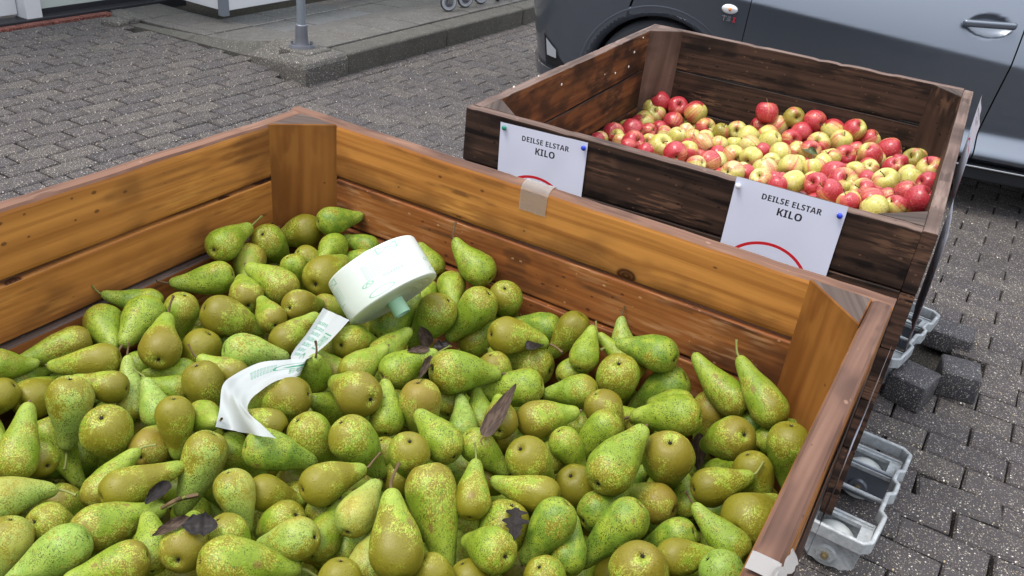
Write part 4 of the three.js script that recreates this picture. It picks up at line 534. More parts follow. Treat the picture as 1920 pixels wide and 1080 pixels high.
const PEARS = `0.0908 -0.1883 0.5420 -0.447 -0.100 0.889 0.0231 3.40 5.47 o 0|olive brown pear pointing left, below the left boards
0.1691 -0.1772 0.5538 -0.658 -0.182 0.731 0.0228 2.93 1.80 o 0|olive brown pear eye showing, lower right of the left boards, lower one
0.0822 -0.1757 0.6388 0.263 -0.494 -0.829 0.0205 2.45 3.79 m 0|green and olive pear pointing right, above the photo edge
0.0751 -0.1916 0.4858 0.923 -0.054 0.382 0.0271 2.45 4.89 m 0|green and olive pear pointing lower right, right of the left boards
0.0864 -0.1854 0.4153 -0.810 0.063 0.584 0.0205 3.24 0.45 g 1|speckled green pear pointing left, right of the left boards
0.1174 -0.1791 0.4467 0.430 -0.100 0.897 0.0280 2.45 -1.25 g 1|speckled green pear pointing lower left, right of the left boards
0.1371 -0.1841 0.4008 -0.070 -0.945 0.320 0.0256 2.45 5.41 m 0|green and olive pear pointing down, right of the left boards
0.2101 -0.1724 0.4962 -0.691 0.038 -0.722 0.0269 2.45 -0.46 o 1|olive brown pear eye showing, lower right of the left boards, higher one
0.2360 -0.2126 0.5639 -0.654 0.634 -0.413 0.0205 3.26 -0.04 l 1|pale green pear pointing up, lower right of the left boards
0.1706 -0.2118 0.5052 0.427 -0.680 -0.596 0.0205 2.45 2.75 g 0|speckled green pear half buried, lower right of the left boards
0.2332 -0.2099 0.4819 -0.788 -0.059 0.612 0.0205 2.72 1.12 g 1|speckled green pear pointing left, upper left of the torn bag end
0.2578 -0.2066 0.5166 -0.915 0.059 0.398 0.0205 2.45 -0.06 g 1|speckled green pear pointing left, left of the torn bag end
0.2229 -0.1784 0.5807 -0.879 0.056 0.474 0.0206 2.45 0.04 o 0|olive brown pear pointing left, lower right of the left boards
0.2103 -0.1720 0.6291 0.101 -0.955 0.280 0.0270 2.45 1.42 l 1|pale green pear pointing down, upper right of the photo edge
0.1392 -0.2050 0.6345 -0.407 -0.319 -0.856 0.0254 2.45 6.18 m 0|green and olive pear eye showing, upper right of the photo edge
0.1359 -0.1799 0.6680 -0.423 -0.547 0.723 0.0205 2.45 4.93 o 0|olive brown pear pointing lower left, above the photo edge
0.2608 -0.1757 0.7288 -0.522 0.557 -0.646 0.0222 3.07 1.98 m 0|green and olive pear pointing up, lower right of the photo edge
0.0759 -0.2162 0.6183 0.054 -0.071 -0.996 0.0205 2.45 4.43 g 0|speckled green pear half buried, above the photo edge
0.0669 -0.2421 0.5759 0.064 -0.043 -0.997 0.0205 2.45 1.88 g 0|speckled green pear half buried, lower left of the left boards
0.2890 -0.1767 0.6377 -0.163 -0.951 -0.264 0.0298 2.45 4.65 g 0|speckled green pear eye showing, right of the photo edge
0.3438 -0.1598 0.5857 0.176 -0.959 0.221 0.0226 2.45 1.76 o 0|olive brown pear pointing down, left of the torn bag end
0.2821 -0.2017 0.5644 -0.744 0.515 -0.426 0.0205 2.45 -1.77 l 1|pale green pear pointing up, left of the torn bag end
0.3086 -0.1697 0.5133 0.334 -0.941 -0.059 0.0263 2.45 6.21 o 0|olive brown pear pointing lower right, upper left of the torn bag end
0.2191 -0.1974 0.4381 -0.215 -0.856 0.471 0.0274 2.45 6.20 o 0|olive brown pear pointing lower left, upper left of the torn bag end
0.3165 -0.1830 0.4689 -0.915 0.280 0.292 0.0209 2.64 0.60 o 1|olive brown pear pointing upper left, above the torn bag end
0.3491 -0.1816 0.5507 0.876 0.327 0.354 0.0205 2.45 2.43 m 1|green and olive pear end on, left of the torn bag end
0.0709 -0.1564 0.2587 -0.188 -0.042 -0.981 0.0273 2.45 -0.75 g 1|speckled green pear eye showing, left of the left post
0.1049 -0.1847 0.3024 -0.743 -0.218 0.633 0.0266 2.69 0.08 g 1|speckled green pear pointing left, lower left of the left post
0.0814 -0.1965 0.2172 0.707 -0.156 0.690 0.0273 2.45 -1.76 k 1|warm olive pear pointing down, lower left of the left post
0.0772 -0.1828 0.1688 -0.122 -0.814 -0.568 0.0297 2.45 0.56 g 0|speckled green pear eye showing, lower left of the left post
0.0912 -0.1861 0.0898 -0.774 -0.433 0.461 0.0290 2.45 2.33 o 0|olive brown pear pointing left, below the left post
0.1391 -0.1542 0.0827 0.479 -0.103 -0.872 0.0248 2.45 -2.32 g 1|speckled green pear pointing right, right of the left post
0.1709 -0.1818 0.1084 0.274 0.133 0.953 0.0227 2.45 -0.86 g 1|speckled green pear pointing lower left, lower right of the left post
0.2000 -0.1936 0.0548 -0.977 0.147 0.156 0.0205 2.45 -1.39 g 1|speckled green pear pointing upper left, upper left of the bag roll
0.2169 -0.2020 0.0866 -0.946 -0.107 0.306 0.0205 2.45 -1.13 g 1|speckled green pear pointing left, upper left of the bag roll
0.2276 -0.1831 0.1998 -0.263 -0.051 -0.963 0.0322 2.45 0.39 o 0|olive brown pear eye showing, left of the bag roll, higher one
0.1986 -0.1844 0.2619 -0.955 0.259 0.145 0.0281 2.45 0.79 m 0|green and olive pear pointing upper left, below the left post
0.1667 -0.1842 0.2037 0.377 -0.885 -0.275 0.0207 2.45 6.05 g 0|speckled green pear pointing lower right, below the left post
0.1591 -0.1866 0.1634 0.505 -0.645 -0.574 0.0212 2.45 0.83 g 0|speckled green pear half buried, below the left post
0.0671 -0.2418 0.1469 -0.870 0.486 -0.090 0.0205 2.45 1.42 g 0|speckled green pear half buried, lower left of the left post
0.1812 -0.1836 0.3186 -0.805 0.100 -0.585 0.0257 2.45 2.37 m 0|green and olive pear eye showing, lower left of the left post
0.2046 -0.1722 0.3880 0.528 -0.535 -0.660 0.0289 2.45 -1.75 o 1|olive brown pear pointing lower right, above the torn bag end
0.2597 -0.1776 0.3439 -0.852 0.049 -0.521 0.0215 2.45 4.91 m 0|green and olive pear eye showing, above the torn bag end
0.2674 -0.1759 0.2986 -0.071 -0.358 -0.931 0.0245 2.45 0.49 o 0|olive brown pear eye showing, left of the bag roll, lower one
0.2566 -0.2140 0.2304 0.531 -0.350 -0.771 0.0217 2.45 5.85 k 0|warm olive pear pointing right, lower left of the bag roll
0.3066 -0.1837 0.3651 0.176 0.178 -0.968 0.0240 2.45 4.79 o 0|olive brown pear pointing upper right, upper right of the torn bag end
0.2911 -0.1766 0.4320 0.563 -0.300 -0.770 0.0259 2.51 -1.31 l 1|pale green pear pointing right, above the torn bag end
0.4005 -0.1772 0.4117 0.384 0.859 0.337 0.0231 2.45 2.42 g 1|speckled green pear end on, upper right of the torn bag end
0.4198 -0.1660 0.4748 -0.804 -0.324 0.498 0.0272 2.45 3.74 o 0|olive brown pear pointing left, right of the torn bag end
0.4365 -0.2140 0.4125 -0.132 0.676 0.725 0.0225 2.45 2.28 g 1|speckled green pear pointing left, right of the torn bag end
0.4933 -0.1532 0.4299 -0.922 -0.278 -0.271 0.0284 2.45 1.68 o 0|olive brown pear eye showing, lower left of the leaf cluster
0.3906 -0.1728 0.3277 -0.033 -0.329 -0.944 0.0245 2.45 1.06 m 0|green and olive pear eye showing, lower left of the green core
0.3544 -0.1992 0.3276 -0.807 -0.369 0.460 0.0243 2.45 4.82 m 0|green and olive pear pointing left, lower left of the green core
0.4368 -0.1749 0.3714 0.238 0.180 -0.954 0.0234 2.45 4.23 m 0|green and olive pear end on, lower left of the green core
0.4384 -0.1668 0.5273 -0.972 0.112 0.207 0.0205 2.45 5.03 o 0|olive brown pear end on, lower right of the torn bag end
0.4811 -0.1710 0.5075 0.544 -0.798 -0.261 0.0266 2.45 1.38 m 0|green and olive pear pointing lower right, right of the torn bag end
0.5367 -0.1547 0.4964 0.549 -0.813 -0.196 0.0266 2.45 2.94 g 1|speckled green pear pointing lower right, right of the torn bag end
0.4698 -0.1583 0.5694 0.626 -0.363 -0.691 0.0247 2.65 0.47 g 0|speckled green pear pointing right, lower right of the torn bag end
0.5603 -0.1541 0.5769 0.374 -0.081 -0.924 0.0230 2.45 -2.24 o 1|olive brown pear pointing right, lower right of the torn bag end
0.6209 -0.1546 0.5918 -0.263 0.229 -0.937 0.0210 2.45 1.13 l 0|pale green pear eye showing, upper left of the bottom edge
0.6861 -0.1536 0.6048 -0.635 0.471 -0.612 0.0270 2.44 0.01 o 1|olive brown pear eye showing, upper left of the bottom edge
0.6589 -0.1558 0.5098 0.576 -0.704 0.416 0.0279 3.40 3.39 m 0|green and olive pear pointing down, above the bottom edge
0.5839 -0.2149 0.4649 0.608 -0.047 -0.792 0.0218 3.04 -0.07 m 1|green and olive pear pointing right, above the bottom edge
0.7012 -0.1635 0.4925 -0.427 0.415 -0.803 0.0205 2.45 -1.53 m 1|green and olive pear pointing up, upper left of the torn leaf
0.5247 -0.1853 0.4156 -0.495 0.493 -0.715 0.0221 2.45 4.00 g 0|speckled green pear pointing up, lower left of the leaf cluster
0.4801 -0.1743 0.3376 0.381 0.087 -0.920 0.0250 2.45 -1.24 g 1|speckled green pear pointing right, lower left of the leaf cluster
0.5463 -0.1612 0.3077 0.635 -0.227 -0.738 0.0298 2.45 -2.06 g 1|speckled green pear pointing right, lower right of the leaf cluster
0.5465 -0.1690 0.3754 0.292 -0.949 0.122 0.0272 2.45 0.09 k 0|warm olive pear pointing down, below the leaf cluster
0.6258 -0.1583 0.4379 -0.923 0.276 -0.266 0.0238 2.45 2.37 g 0|speckled green pear pointing upper left, lower left of the upright leaf
0.6100 -0.1465 0.4849 -0.128 -0.977 -0.168 0.0235 2.45 0.34 m 0|green and olive pear eye showing, lower left of the upright leaf
0.5471 -0.2066 0.4484 0.372 -0.921 0.113 0.0205 2.45 0.79 m 0|green and olive pear pointing down, below the leaf cluster
0.6259 -0.1912 0.2397 -0.859 -0.355 0.368 0.0270 3.15 0.68 g 1|speckled green pear pointing left, upper right of the upright leaf
0.6513 -0.1681 0.3506 -0.476 -0.030 -0.879 0.0219 2.45 3.79 o 0|olive brown pear eye showing, below the upright leaf
0.6024 -0.2191 0.3075 -0.622 0.472 -0.625 0.0205 2.45 4.97 g 0|speckled green pear half buried, lower left of the upright leaf
0.5964 -0.2120 0.3468 -0.436 0.486 -0.757 0.0205 2.45 3.81 l 0|pale green pear half buried, lower left of the upright leaf
0.5498 -0.2132 0.3072 -0.309 0.501 -0.808 0.0205 2.45 3.59 g 0|speckled green pear half buried, left of the upright leaf
0.6535 -0.1658 0.4081 0.696 -0.698 -0.167 0.0216 2.45 -2.97 g 1|speckled green pear pointing lower right, lower left of the upright leaf
0.7136 -0.1658 0.3895 0.271 -0.810 -0.520 0.0264 2.45 3.92 m 0|green and olive pear eye showing, lower right of the upright leaf
0.6797 -0.1758 0.3110 0.685 0.082 -0.724 0.0244 2.47 3.21 o 0|olive brown pear pointing right, right of the upright leaf
0.5514 -0.1725 0.1731 0.608 -0.241 -0.756 0.0272 2.45 -0.75 o 1|olive brown pear eye showing, above the upright leaf
0.5647 -0.1976 0.2196 0.444 -0.895 -0.037 0.0243 2.45 3.57 m 0|green and olive pear end on, above the upright leaf
0.5884 -0.2239 0.1445 -0.998 -0.061 0.026 0.0319 2.45 2.15 m 0|green and olive pear pointing left, upper right of the upright leaf
0.6950 -0.1866 0.2050 -0.934 -0.263 0.243 0.0233 2.45 4.20 g 0|speckled green pear pointing left, right of the upright leaf
0.6132 -0.1813 0.0724 -0.280 -0.876 0.392 0.0252 2.49 2.56 o 0|olive brown pear pointing lower left, left of the far knot
0.5671 -0.2036 0.0696 -0.998 -0.062 0.025 0.0249 2.45 4.11 g 0|speckled green pear end on, upper right of the upright leaf
0.6640 -0.1779 0.1414 -0.163 0.563 -0.811 0.0214 2.45 3.05 g 0|speckled green pear pointing up, lower left of the far knot
0.7204 -0.1995 0.0874 -0.916 0.402 0.010 0.0205 3.40 0.66 o 1|olive brown pear pointing upper left, lower left of the far knot
0.7208 -0.1818 0.1438 -0.031 -0.942 -0.334 0.0308 2.45 4.35 m 0|green and olive pear eye showing, lower left of the far knot
0.6964 -0.1944 0.0612 -0.584 0.618 -0.526 0.0205 2.51 -0.39 l 1|pale green pear pointing up, lower left of the far knot
0.7562 -0.1623 0.0852 -0.989 -0.061 -0.134 0.0275 2.45 -2.16 g 1|speckled green pear pointing upper left, below the far knot
0.8710 -0.1931 0.0780 -0.905 0.267 -0.330 0.0254 3.35 5.63 m 0|green and olive pear pointing upper left, upper right of the right dead leaf
0.9233 -0.1738 0.0955 -0.775 0.410 -0.481 0.0259 3.29 -0.14 m 1|green and olive pear pointing upper left, lower left of the right post
0.7786 -0.2128 0.0764 -0.694 -0.642 0.325 0.0303 2.45 4.60 g 0|speckled green pear pointing lower left, below the far knot
0.8296 -0.1769 0.1827 -0.950 -0.287 0.124 0.0281 2.48 -2.15 g 1|speckled green pear eye showing, upper left of the right dead leaf
0.8138 -0.1929 0.1372 -0.963 -0.266 -0.042 0.0205 2.45 3.13 g 0|speckled green pear pointing left, above the right dead leaf
0.8435 -0.2340 0.0656 -0.021 -0.971 0.240 0.0294 2.45 0.81 k 0|warm olive pear end on, above the right dead leaf
0.9003 -0.1825 0.1753 -0.562 -0.740 -0.369 0.0283 2.45 4.60 m 0|green and olive pear eye showing, upper right of the right dead leaf
0.8478 -0.1703 0.2769 0.000 -0.966 -0.259 0.0312 2.45 5.27 m 0|green and olive pear eye showing, left of the right dead leaf
0.9071 -0.1792 0.2876 0.727 0.092 -0.681 0.0234 2.45 -3.07 o 1|olive brown pear pointing right, below the right dead leaf
0.9643 -0.1791 0.1457 0.176 -0.959 0.220 0.0288 2.45 1.37 m 0|green and olive pear pointing down, above the right rim
0.9397 -0.1844 0.2186 0.550 -0.827 0.116 0.0237 2.45 4.82 o 0|olive brown pear pointing down, upper left of the right rim
0.9056 -0.2250 0.0770 0.884 -0.317 -0.345 0.0255 2.45 3.24 g 0|speckled green pear pointing lower right, upper right of the right dead leaf
0.9348 -0.2166 0.1059 0.311 0.467 -0.828 0.0205 2.45 0.09 g 0|speckled green pear pointing upper right, upper left of the right rim
0.9625 -0.1793 0.3159 0.239 -0.148 -0.960 0.0309 2.45 1.23 o 0|olive brown pear eye showing, lower left of the right rim
0.9594 -0.1776 0.3636 -0.927 0.130 -0.352 0.0205 2.90 -0.77 g 1|speckled green pear pointing upper left, lower left of the right rim
0.8835 -0.2374 0.2658 -0.529 0.396 -0.750 0.0214 2.45 3.65 g 0|speckled green pear half buried, below the right dead leaf
0.9038 -0.1864 0.3767 -0.757 -0.615 0.218 0.0205 2.45 3.51 g 0|speckled green pear pointing left, below the right dead leaf
0.9122 -0.1843 0.4137 0.729 0.023 -0.685 0.0205 2.45 -0.78 o 1|olive brown pear pointing right, right of the lower photo edge
0.9621 -0.1789 0.4068 0.848 -0.521 -0.100 0.0236 2.45 2.14 l 0|pale green pear end on, lower left of the right rim
0.8895 -0.1768 0.4599 -0.024 -0.992 -0.120 0.0305 2.45 2.47 m 0|green and olive pear eye showing, right of the lower photo edge
0.8499 -0.1727 0.4034 -0.403 -0.762 0.507 0.0248 3.20 3.14 g 0|speckled green pear pointing lower left, upper right of the lower photo edge
0.8593 -0.2102 0.3199 -0.976 -0.189 -0.106 0.0243 2.45 3.57 k 0|warm olive pear pointing left, lower left of the right dead leaf
0.8051 -0.2085 0.3766 0.397 0.232 -0.888 0.0238 2.45 3.55 g 0|speckled green pear pointing upper right, above the lower photo edge
0.8049 -0.1593 0.3557 0.158 0.232 -0.960 0.0298 2.45 4.50 g 0|speckled green pear eye showing, left of the right dead leaf
0.7651 -0.2102 0.3520 0.249 -0.887 -0.389 0.0272 2.45 6.25 o 0|olive brown pear eye showing, upper right of the torn leaf
0.7562 -0.1786 0.2660 -0.397 -0.794 0.461 0.0232 3.28 4.70 g 0|speckled green pear pointing lower left, left of the right dead leaf
0.7307 -0.1787 0.3234 0.612 -0.788 -0.062 0.0205 2.45 3.08 g 0|speckled green pear pointing lower right, lower right of the upright leaf
0.7362 -0.1819 0.2263 0.578 -0.815 -0.046 0.0254 2.45 6.14 o 0|olive brown pear pointing lower right, right of the upright leaf
0.7547 -0.1699 0.4296 -0.966 -0.154 0.208 0.0216 2.88 0.79 o 0|olive brown pear pointing left, upper right of the torn leaf
0.7890 -0.1619 0.4619 -0.319 -0.764 0.561 0.0241 2.47 5.99 g 0|speckled green pear pointing lower left, right of the torn leaf
0.7378 -0.1889 0.4784 -0.022 -0.899 0.436 0.0288 2.45 3.15 g 0|speckled green pear end on, left of the torn leaf
0.7594 -0.1616 0.5386 -0.827 -0.431 -0.361 0.0240 2.45 3.04 g 0|speckled green pear eye showing, lower left of the torn leaf
0.8149 -0.1705 0.5303 0.283 -0.904 -0.321 0.0215 2.45 5.33 g 0|speckled green pear eye showing, left of the lower photo edge
0.8134 -0.1980 0.4684 -0.243 0.374 -0.895 0.0205 2.45 3.83 g 0|speckled green pear half buried, upper left of the lower photo edge
0.6308 -0.2288 0.3961 -0.734 0.393 -0.555 0.0205 2.45 5.16 g 0|speckled green pear half buried, upper left of the torn leaf
0.6631 -0.2139 0.4065 0.275 -0.732 -0.623 0.0205 2.45 2.32 o 0|olive brown pear eye showing, upper left of the torn leaf
0.4020 -0.1848 0.7372 0.320 -0.163 -0.933 0.0241 2.99 -1.76 m 1|green and olive pear pointing right, upper right of the photo corner
0.3812 -0.1784 0.6905 0.271 -0.056 -0.961 0.0223 3.21 4.08 o 0|olive brown pear pointing upper right, left of the twig
0.3477 -0.1977 0.6933 -0.190 0.348 -0.918 0.0205 2.90 0.17 m 1|green and olive pear pointing upper right, left of the twig
0.3280 -0.2003 0.6157 -0.457 -0.209 -0.865 0.0233 2.45 4.80 k 0|warm olive pear eye showing, upper left of the twig
0.2401 -0.2483 0.5551 0.165 -0.065 -0.984 0.0205 2.45 0.98 m 0|green and olive pear half buried, left of the torn bag end
0.4060 -0.1783 0.5973 -0.007 -0.805 0.593 0.0263 2.85 0.84 l 0|pale green pear pointing down, lower left of the torn bag end
0.4032 -0.2027 0.5593 0.538 -0.717 -0.442 0.0229 2.45 -1.35 g 1|speckled green pear pointing lower right, below the torn bag end
0.4896 -0.1586 0.6322 0.440 -0.893 0.089 0.0215 2.45 -2.35 l 1|pale green pear pointing down, upper right of the twig
0.5022 -0.1807 0.6007 0.580 -0.575 -0.578 0.0205 2.45 2.99 o 0|olive brown pear pointing right, right of the twig
0.5097 -0.2157 0.5620 0.528 -0.842 -0.108 0.0205 2.45 0.22 g 0|speckled green pear half buried, lower right of the torn bag end
0.5492 -0.1798 0.6185 -0.695 -0.701 0.158 0.0215 2.45 1.24 m 0|green and olive pear eye showing, right of the twig
0.5884 -0.1663 0.6391 -0.849 -0.427 0.312 0.0216 2.45 3.54 l 0|pale green pear eye showing, right of the twig
0.5904 -0.1920 0.6110 -0.159 0.261 -0.952 0.0205 2.45 -2.66 m 1|green and olive pear pointing upper right, left of the bottom edge
0.5621 -0.1979 0.5737 0.278 0.005 -0.961 0.0205 2.45 1.99 g 0|speckled green pear half buried, upper left of the bottom edge
0.5542 -0.1645 0.7046 0.598 -0.341 -0.726 0.0259 2.95 -0.10 m 1|green and olive pear pointing right, lower right of the twig
0.5034 -0.1692 0.7120 -0.587 -0.204 -0.784 0.0238 2.45 4.33 m 0|green and olive pear eye showing, below the twig
0.5220 -0.1704 0.6732 0.524 -0.843 -0.125 0.0206 2.45 0.91 m 0|green and olive pear end on, lower right of the twig
0.3546 -0.1880 0.7591 -0.036 -0.732 -0.681 0.0209 2.45 2.33 m 0|green and olive pear eye showing, upper right of the photo corner
0.2928 -0.2363 0.7091 0.359 -0.933 0.025 0.0242 2.45 2.82 m 0|green and olive pear end on, upper right of the photo corner
0.4139 -0.1709 0.7772 -0.472 -0.306 0.827 0.0239 2.60 5.66 l 0|pale green pear pointing lower left, right of the photo corner
0.3544 -0.1778 0.7984 0.168 -0.896 0.412 0.0237 2.45 2.54 l 0|pale green pear pointing down, above the photo corner
0.3056 -0.1711 0.7774 0.120 -0.245 -0.962 0.0230 2.45 -0.02 l 1|pale green pear pointing right, below the photo edge
0.2949 -0.2100 0.7522 -0.128 -0.953 -0.275 0.0218 2.45 2.65 m 0|green and olive pear eye showing, above the photo corner
0.1865 -0.2297 0.6476 0.613 -0.782 0.112 0.0224 3.40 2.33 g 0|speckled green pear pointing lower right, right of the photo edge
0.2512 -0.1991 0.6994 -0.986 -0.107 -0.125 0.0207 2.45 3.57 m 0|green and olive pear eye showing, lower right of the photo edge
0.4759 -0.1686 0.7562 -0.605 -0.221 0.765 0.0216 2.57 0.79 m 0|green and olive pear pointing left, lower left of the twig
0.4695 -0.1893 0.7249 -0.736 0.389 -0.554 0.0205 2.45 2.65 g 0|speckled green pear half buried, lower left of the twig
0.4051 -0.2244 0.7453 -0.033 -0.007 -0.999 0.0205 2.45 4.11 g 0|speckled green pear half buried, right of the photo corner
0.6560 -0.1639 0.6557 0.251 -0.888 0.384 0.0206 2.45 2.58 o 0|olive brown pear end on, left of the bottom edge
0.6557 -0.1880 0.6122 -0.355 0.320 -0.878 0.0217 2.45 5.95 l 0|pale green pear pointing up, left of the bottom edge
0.6087 -0.2142 0.5856 -0.059 0.226 -0.972 0.0219 2.45 2.29 g 0|speckled green pear half buried, left of the bottom edge
0.7169 -0.1784 0.5868 0.657 -0.751 -0.070 0.0205 2.45 5.48 o 0|olive brown pear half buried, right of the bottom edge, higher one
0.7430 -0.1977 0.5555 0.599 -0.798 0.069 0.0205 2.45 2.09 o 0|olive brown pear half buried, right of the bottom edge, lower one
0.5879 -0.2520 0.4564 0.452 -0.886 0.101 0.0205 2.45 2.51 m 0|green and olive pear half buried, above the bottom edge
0.4348 -0.1765 0.1781 -0.432 -0.821 0.374 0.0298 2.45 4.43 g 0|speckled green pear pointing lower left, above the leaf cluster
0.4771 -0.1692 0.1318 -0.441 -0.831 0.339 0.0301 2.45 -0.34 g 1|speckled green pear pointing lower left, upper right of the leaf cluster
0.4902 -0.1762 0.0719 -0.077 -0.910 -0.407 0.0269 2.45 5.85 g 0|speckled green pear eye showing, below the clear tape
0.4316 -0.1532 0.0606 -0.944 0.316 -0.094 0.0273 2.45 0.27 g 1|speckled green pear pointing upper left, lower left of the clear tape
0.3954 -0.1847 0.0830 0.613 0.036 0.789 0.0233 2.45 -0.68 m 1|green and olive pear pointing down, upper right of the green core
0.3618 -0.2019 0.1025 0.337 0.188 0.923 0.0208 2.45 -2.69 m 1|green and olive pear end on, upper right of the green core
0.3721 -0.2079 0.2170 0.213 0.280 -0.936 0.0292 2.45 4.05 g 0|speckled green pear pointing upper right, lower left of the green core
0.4337 -0.1833 0.3083 0.162 0.293 -0.942 0.0223 2.45 4.98 m 0|green and olive pear pointing upper right, left of the leaf cluster
0.4758 -0.2365 0.1293 -0.100 0.520 -0.848 0.0268 2.45 0.70 g 0|speckled green pear end on, right of the leaf cluster
0.4636 -0.2344 0.0729 0.305 0.317 -0.898 0.0205 2.45 5.69 g 0|speckled green pear half buried, right of the leaf cluster
0.3423 -0.1797 0.0609 -0.822 0.497 -0.279 0.0205 2.45 2.23 g 0|speckled green pear pointing upper left, right of the bag roll
0.6473 -0.2129 0.1427 0.293 0.370 -0.882 0.0205 2.45 0.90 g 0|speckled green pear half buried, upper right of the upright leaf
0.7786 -0.2204 0.1827 -0.974 0.031 -0.227 0.0205 2.45 1.67 o 0|olive brown pear half buried, upper left of the right dead leaf
0.4025 -0.1954 0.3703 -0.938 0.331 -0.098 0.0205 2.45 5.02 m 0|green and olive pear half buried, lower left of the green core
0.2005 -0.2224 0.3827 -0.015 0.291 -0.957 0.0205 2.45 1.61 g 0|speckled green pear half buried, above the torn bag end, lower one
0.2261 -0.2340 0.3241 0.517 -0.613 -0.598 0.0205 2.45 0.74 g 0|speckled green pear half buried, above the torn bag end, higher one
0.4819 -0.2242 0.5328 -0.120 0.286 -0.951 0.0205 2.45 3.75 o 0|olive brown pear half buried, lower right of the torn bag end
0.8079 -0.2365 0.2942 0.235 0.354 -0.905 0.0205 2.45 5.74 g 0|speckled green pear half buried, lower left of the right dead leaf
0.7139 -0.2116 0.3262 0.197 0.337 -0.921 0.0205 2.45 1.97 m 0|green and olive pear half buried, lower right of the upright leaf
0.9782 -0.2224 0.3370 0.376 0.339 -0.863 0.0205 2.45 3.21 g 0|speckled green pear half buried, lower left of the right rim`.trim().split('\n'), APPLES = `0.0636 -0.2579 -1.1404 -0.121 0.990 0.075 0.0343 m s|red and yellow apple with stem up, lower left of the left post
0.0906 -0.2349 -1.1420 -0.653 0.681 0.331 0.0319 r s|red apple with stem up, below the left post
0.0893 -0.2706 -1.1180 -0.063 0.700 0.711 0.0311 y c|pale yellow green apple showing its hollow, below the left post
0.1508 -0.2372 -1.1435 0.421 0.537 0.731 0.0316 r c|red apple showing its hollow, lower right of the left post
0.2170 -0.2371 -1.1333 -0.530 -0.845 0.077 0.0352 m -|red and yellow apple, above the front rim, higher one
0.0671 -0.3031 -1.0462 0.351 0.934 -0.067 0.0380 r -|red apple, above the left board
0.0630 -0.2656 -0.8028 0.649 0.493 0.580 0.0337 r c|red apple showing its hollow, lower right of the left board
0.0540 -0.3041 -1.0908 -0.146 -0.645 0.750 0.0242 r -|red apple, upper right of the left board
0.0519 -0.2807 -0.9438 0.522 0.415 0.745 0.0220 m c|red and yellow apple showing its hollow mostly hidden, right of the left board
0.0595 -0.2938 -1.0911 0.458 0.132 -0.879 0.0300 m -|red and yellow apple, right of the left board, higher one
0.0870 -0.2816 -1.0284 -0.415 0.853 0.317 0.0292 m -|red and yellow apple, right of the left board, lower one
0.0979 -0.2647 -0.8812 -0.988 -0.040 -0.147 0.0342 r -|red apple, right of the left board, higher one
0.1374 -0.2668 -0.9201 -0.818 -0.456 -0.350 0.0243 r -|red apple, right of the left board, lower one
0.1512 -0.2680 -0.9758 0.304 -0.078 -0.949 0.0228 r -|red apple, upper left of the front rim, higher one
0.1582 -0.2779 -1.1000 -0.178 0.440 -0.880 0.0314 r -|red apple, above the front rim
0.1938 -0.2844 -1.1525 -0.298 -0.954 -0.045 0.0238 m -|red and yellow apple, above the front rim, lower one
0.2743 -0.2617 -1.0715 0.685 0.454 0.569 0.0306 m s|red and yellow apple with stem up, upper right of the front rim
0.1939 -0.2548 -0.9000 -0.915 0.016 0.403 0.0228 y -|pale yellow green apple, upper left of the front rim, higher one
0.2436 -0.2451 -0.8685 -0.383 -0.903 -0.196 0.0282 y -|pale yellow green apple, upper left of the front rim, lower one
0.2403 -0.2571 -0.9830 -0.507 -0.772 0.383 0.0255 y -|pale yellow green apple, above the front rim, higher one
0.0933 -0.2536 -0.7560 -0.393 0.663 0.637 0.0220 m -|red and yellow apple mostly hidden, lower right of the left board
0.1179 -0.2514 -0.7233 -0.991 0.118 -0.060 0.0220 y -|pale yellow green apple mostly hidden, lower right of the left board
0.1630 -0.2380 -0.7040 0.688 0.545 0.479 0.0319 r s|red apple with stem up, lower right of the left board
0.2006 -0.2388 -0.7429 -0.185 0.357 0.916 0.0245 y s|pale yellow green apple with stem up, upper left of the front rim
0.2455 -0.2292 -0.7113 0.442 0.718 0.537 0.0326 y c|pale yellow green apple showing its hollow, upper left of the front rim
0.3139 -0.2123 -0.6346 -0.414 0.022 -0.910 0.0313 r -|red apple, upper left of the front rim, lower one
0.3338 -0.2170 -0.6876 -0.361 0.559 0.746 0.0285 m s|red and yellow apple with stem up, above the front rim
0.2858 -0.2431 -0.8948 0.198 -0.250 0.948 0.0246 y -|pale yellow green apple, above the front rim, lower one
0.3408 -0.2263 -0.8106 -0.867 0.416 -0.273 0.0296 y -|pale yellow green apple, upper right of the front rim, higher one
0.3797 -0.2274 -0.8449 0.189 -0.492 0.850 0.0252 y -|pale yellow green apple, upper right of the front rim, lower one
0.3364 -0.2497 -1.0334 0.306 0.943 0.130 0.0255 k -|dull olive yellow apple, upper right of the front rim
0.3740 -0.2499 -1.0855 0.137 0.260 0.956 0.0303 y c|pale yellow green apple showing its hollow, upper right of the front rim
0.4237 -0.2369 -1.0180 0.376 0.629 -0.681 0.0301 y -|pale yellow green apple, lower left of the far seam
0.4183 -0.2273 -0.8809 -0.166 0.958 -0.233 0.0247 y -|pale yellow green apple, right of the front rim, topmost
0.4530 -0.2071 -0.7218 0.677 -0.033 0.735 0.0299 m -|red and yellow apple, right of the front rim, higher one
0.4222 -0.1930 -0.5925 -0.486 -0.328 0.810 0.0286 m -|red and yellow apple, right of the front rim, lower one
0.4336 -0.2019 -0.6386 0.382 -0.692 0.612 0.0226 y -|pale yellow green apple, right of the front rim, second down
0.4022 -0.1913 -0.5346 -0.789 -0.550 -0.275 0.0235 y -|pale yellow green apple, lower right of the front rim
0.5064 -0.1727 -0.4985 0.322 -0.254 -0.912 0.0287 y -|pale yellow green apple, right of the front rim, lowest
0.5060 -0.1941 -0.7082 -0.240 -0.270 0.932 0.0294 y c|pale yellow green apple showing its hollow, upper left of the right sign
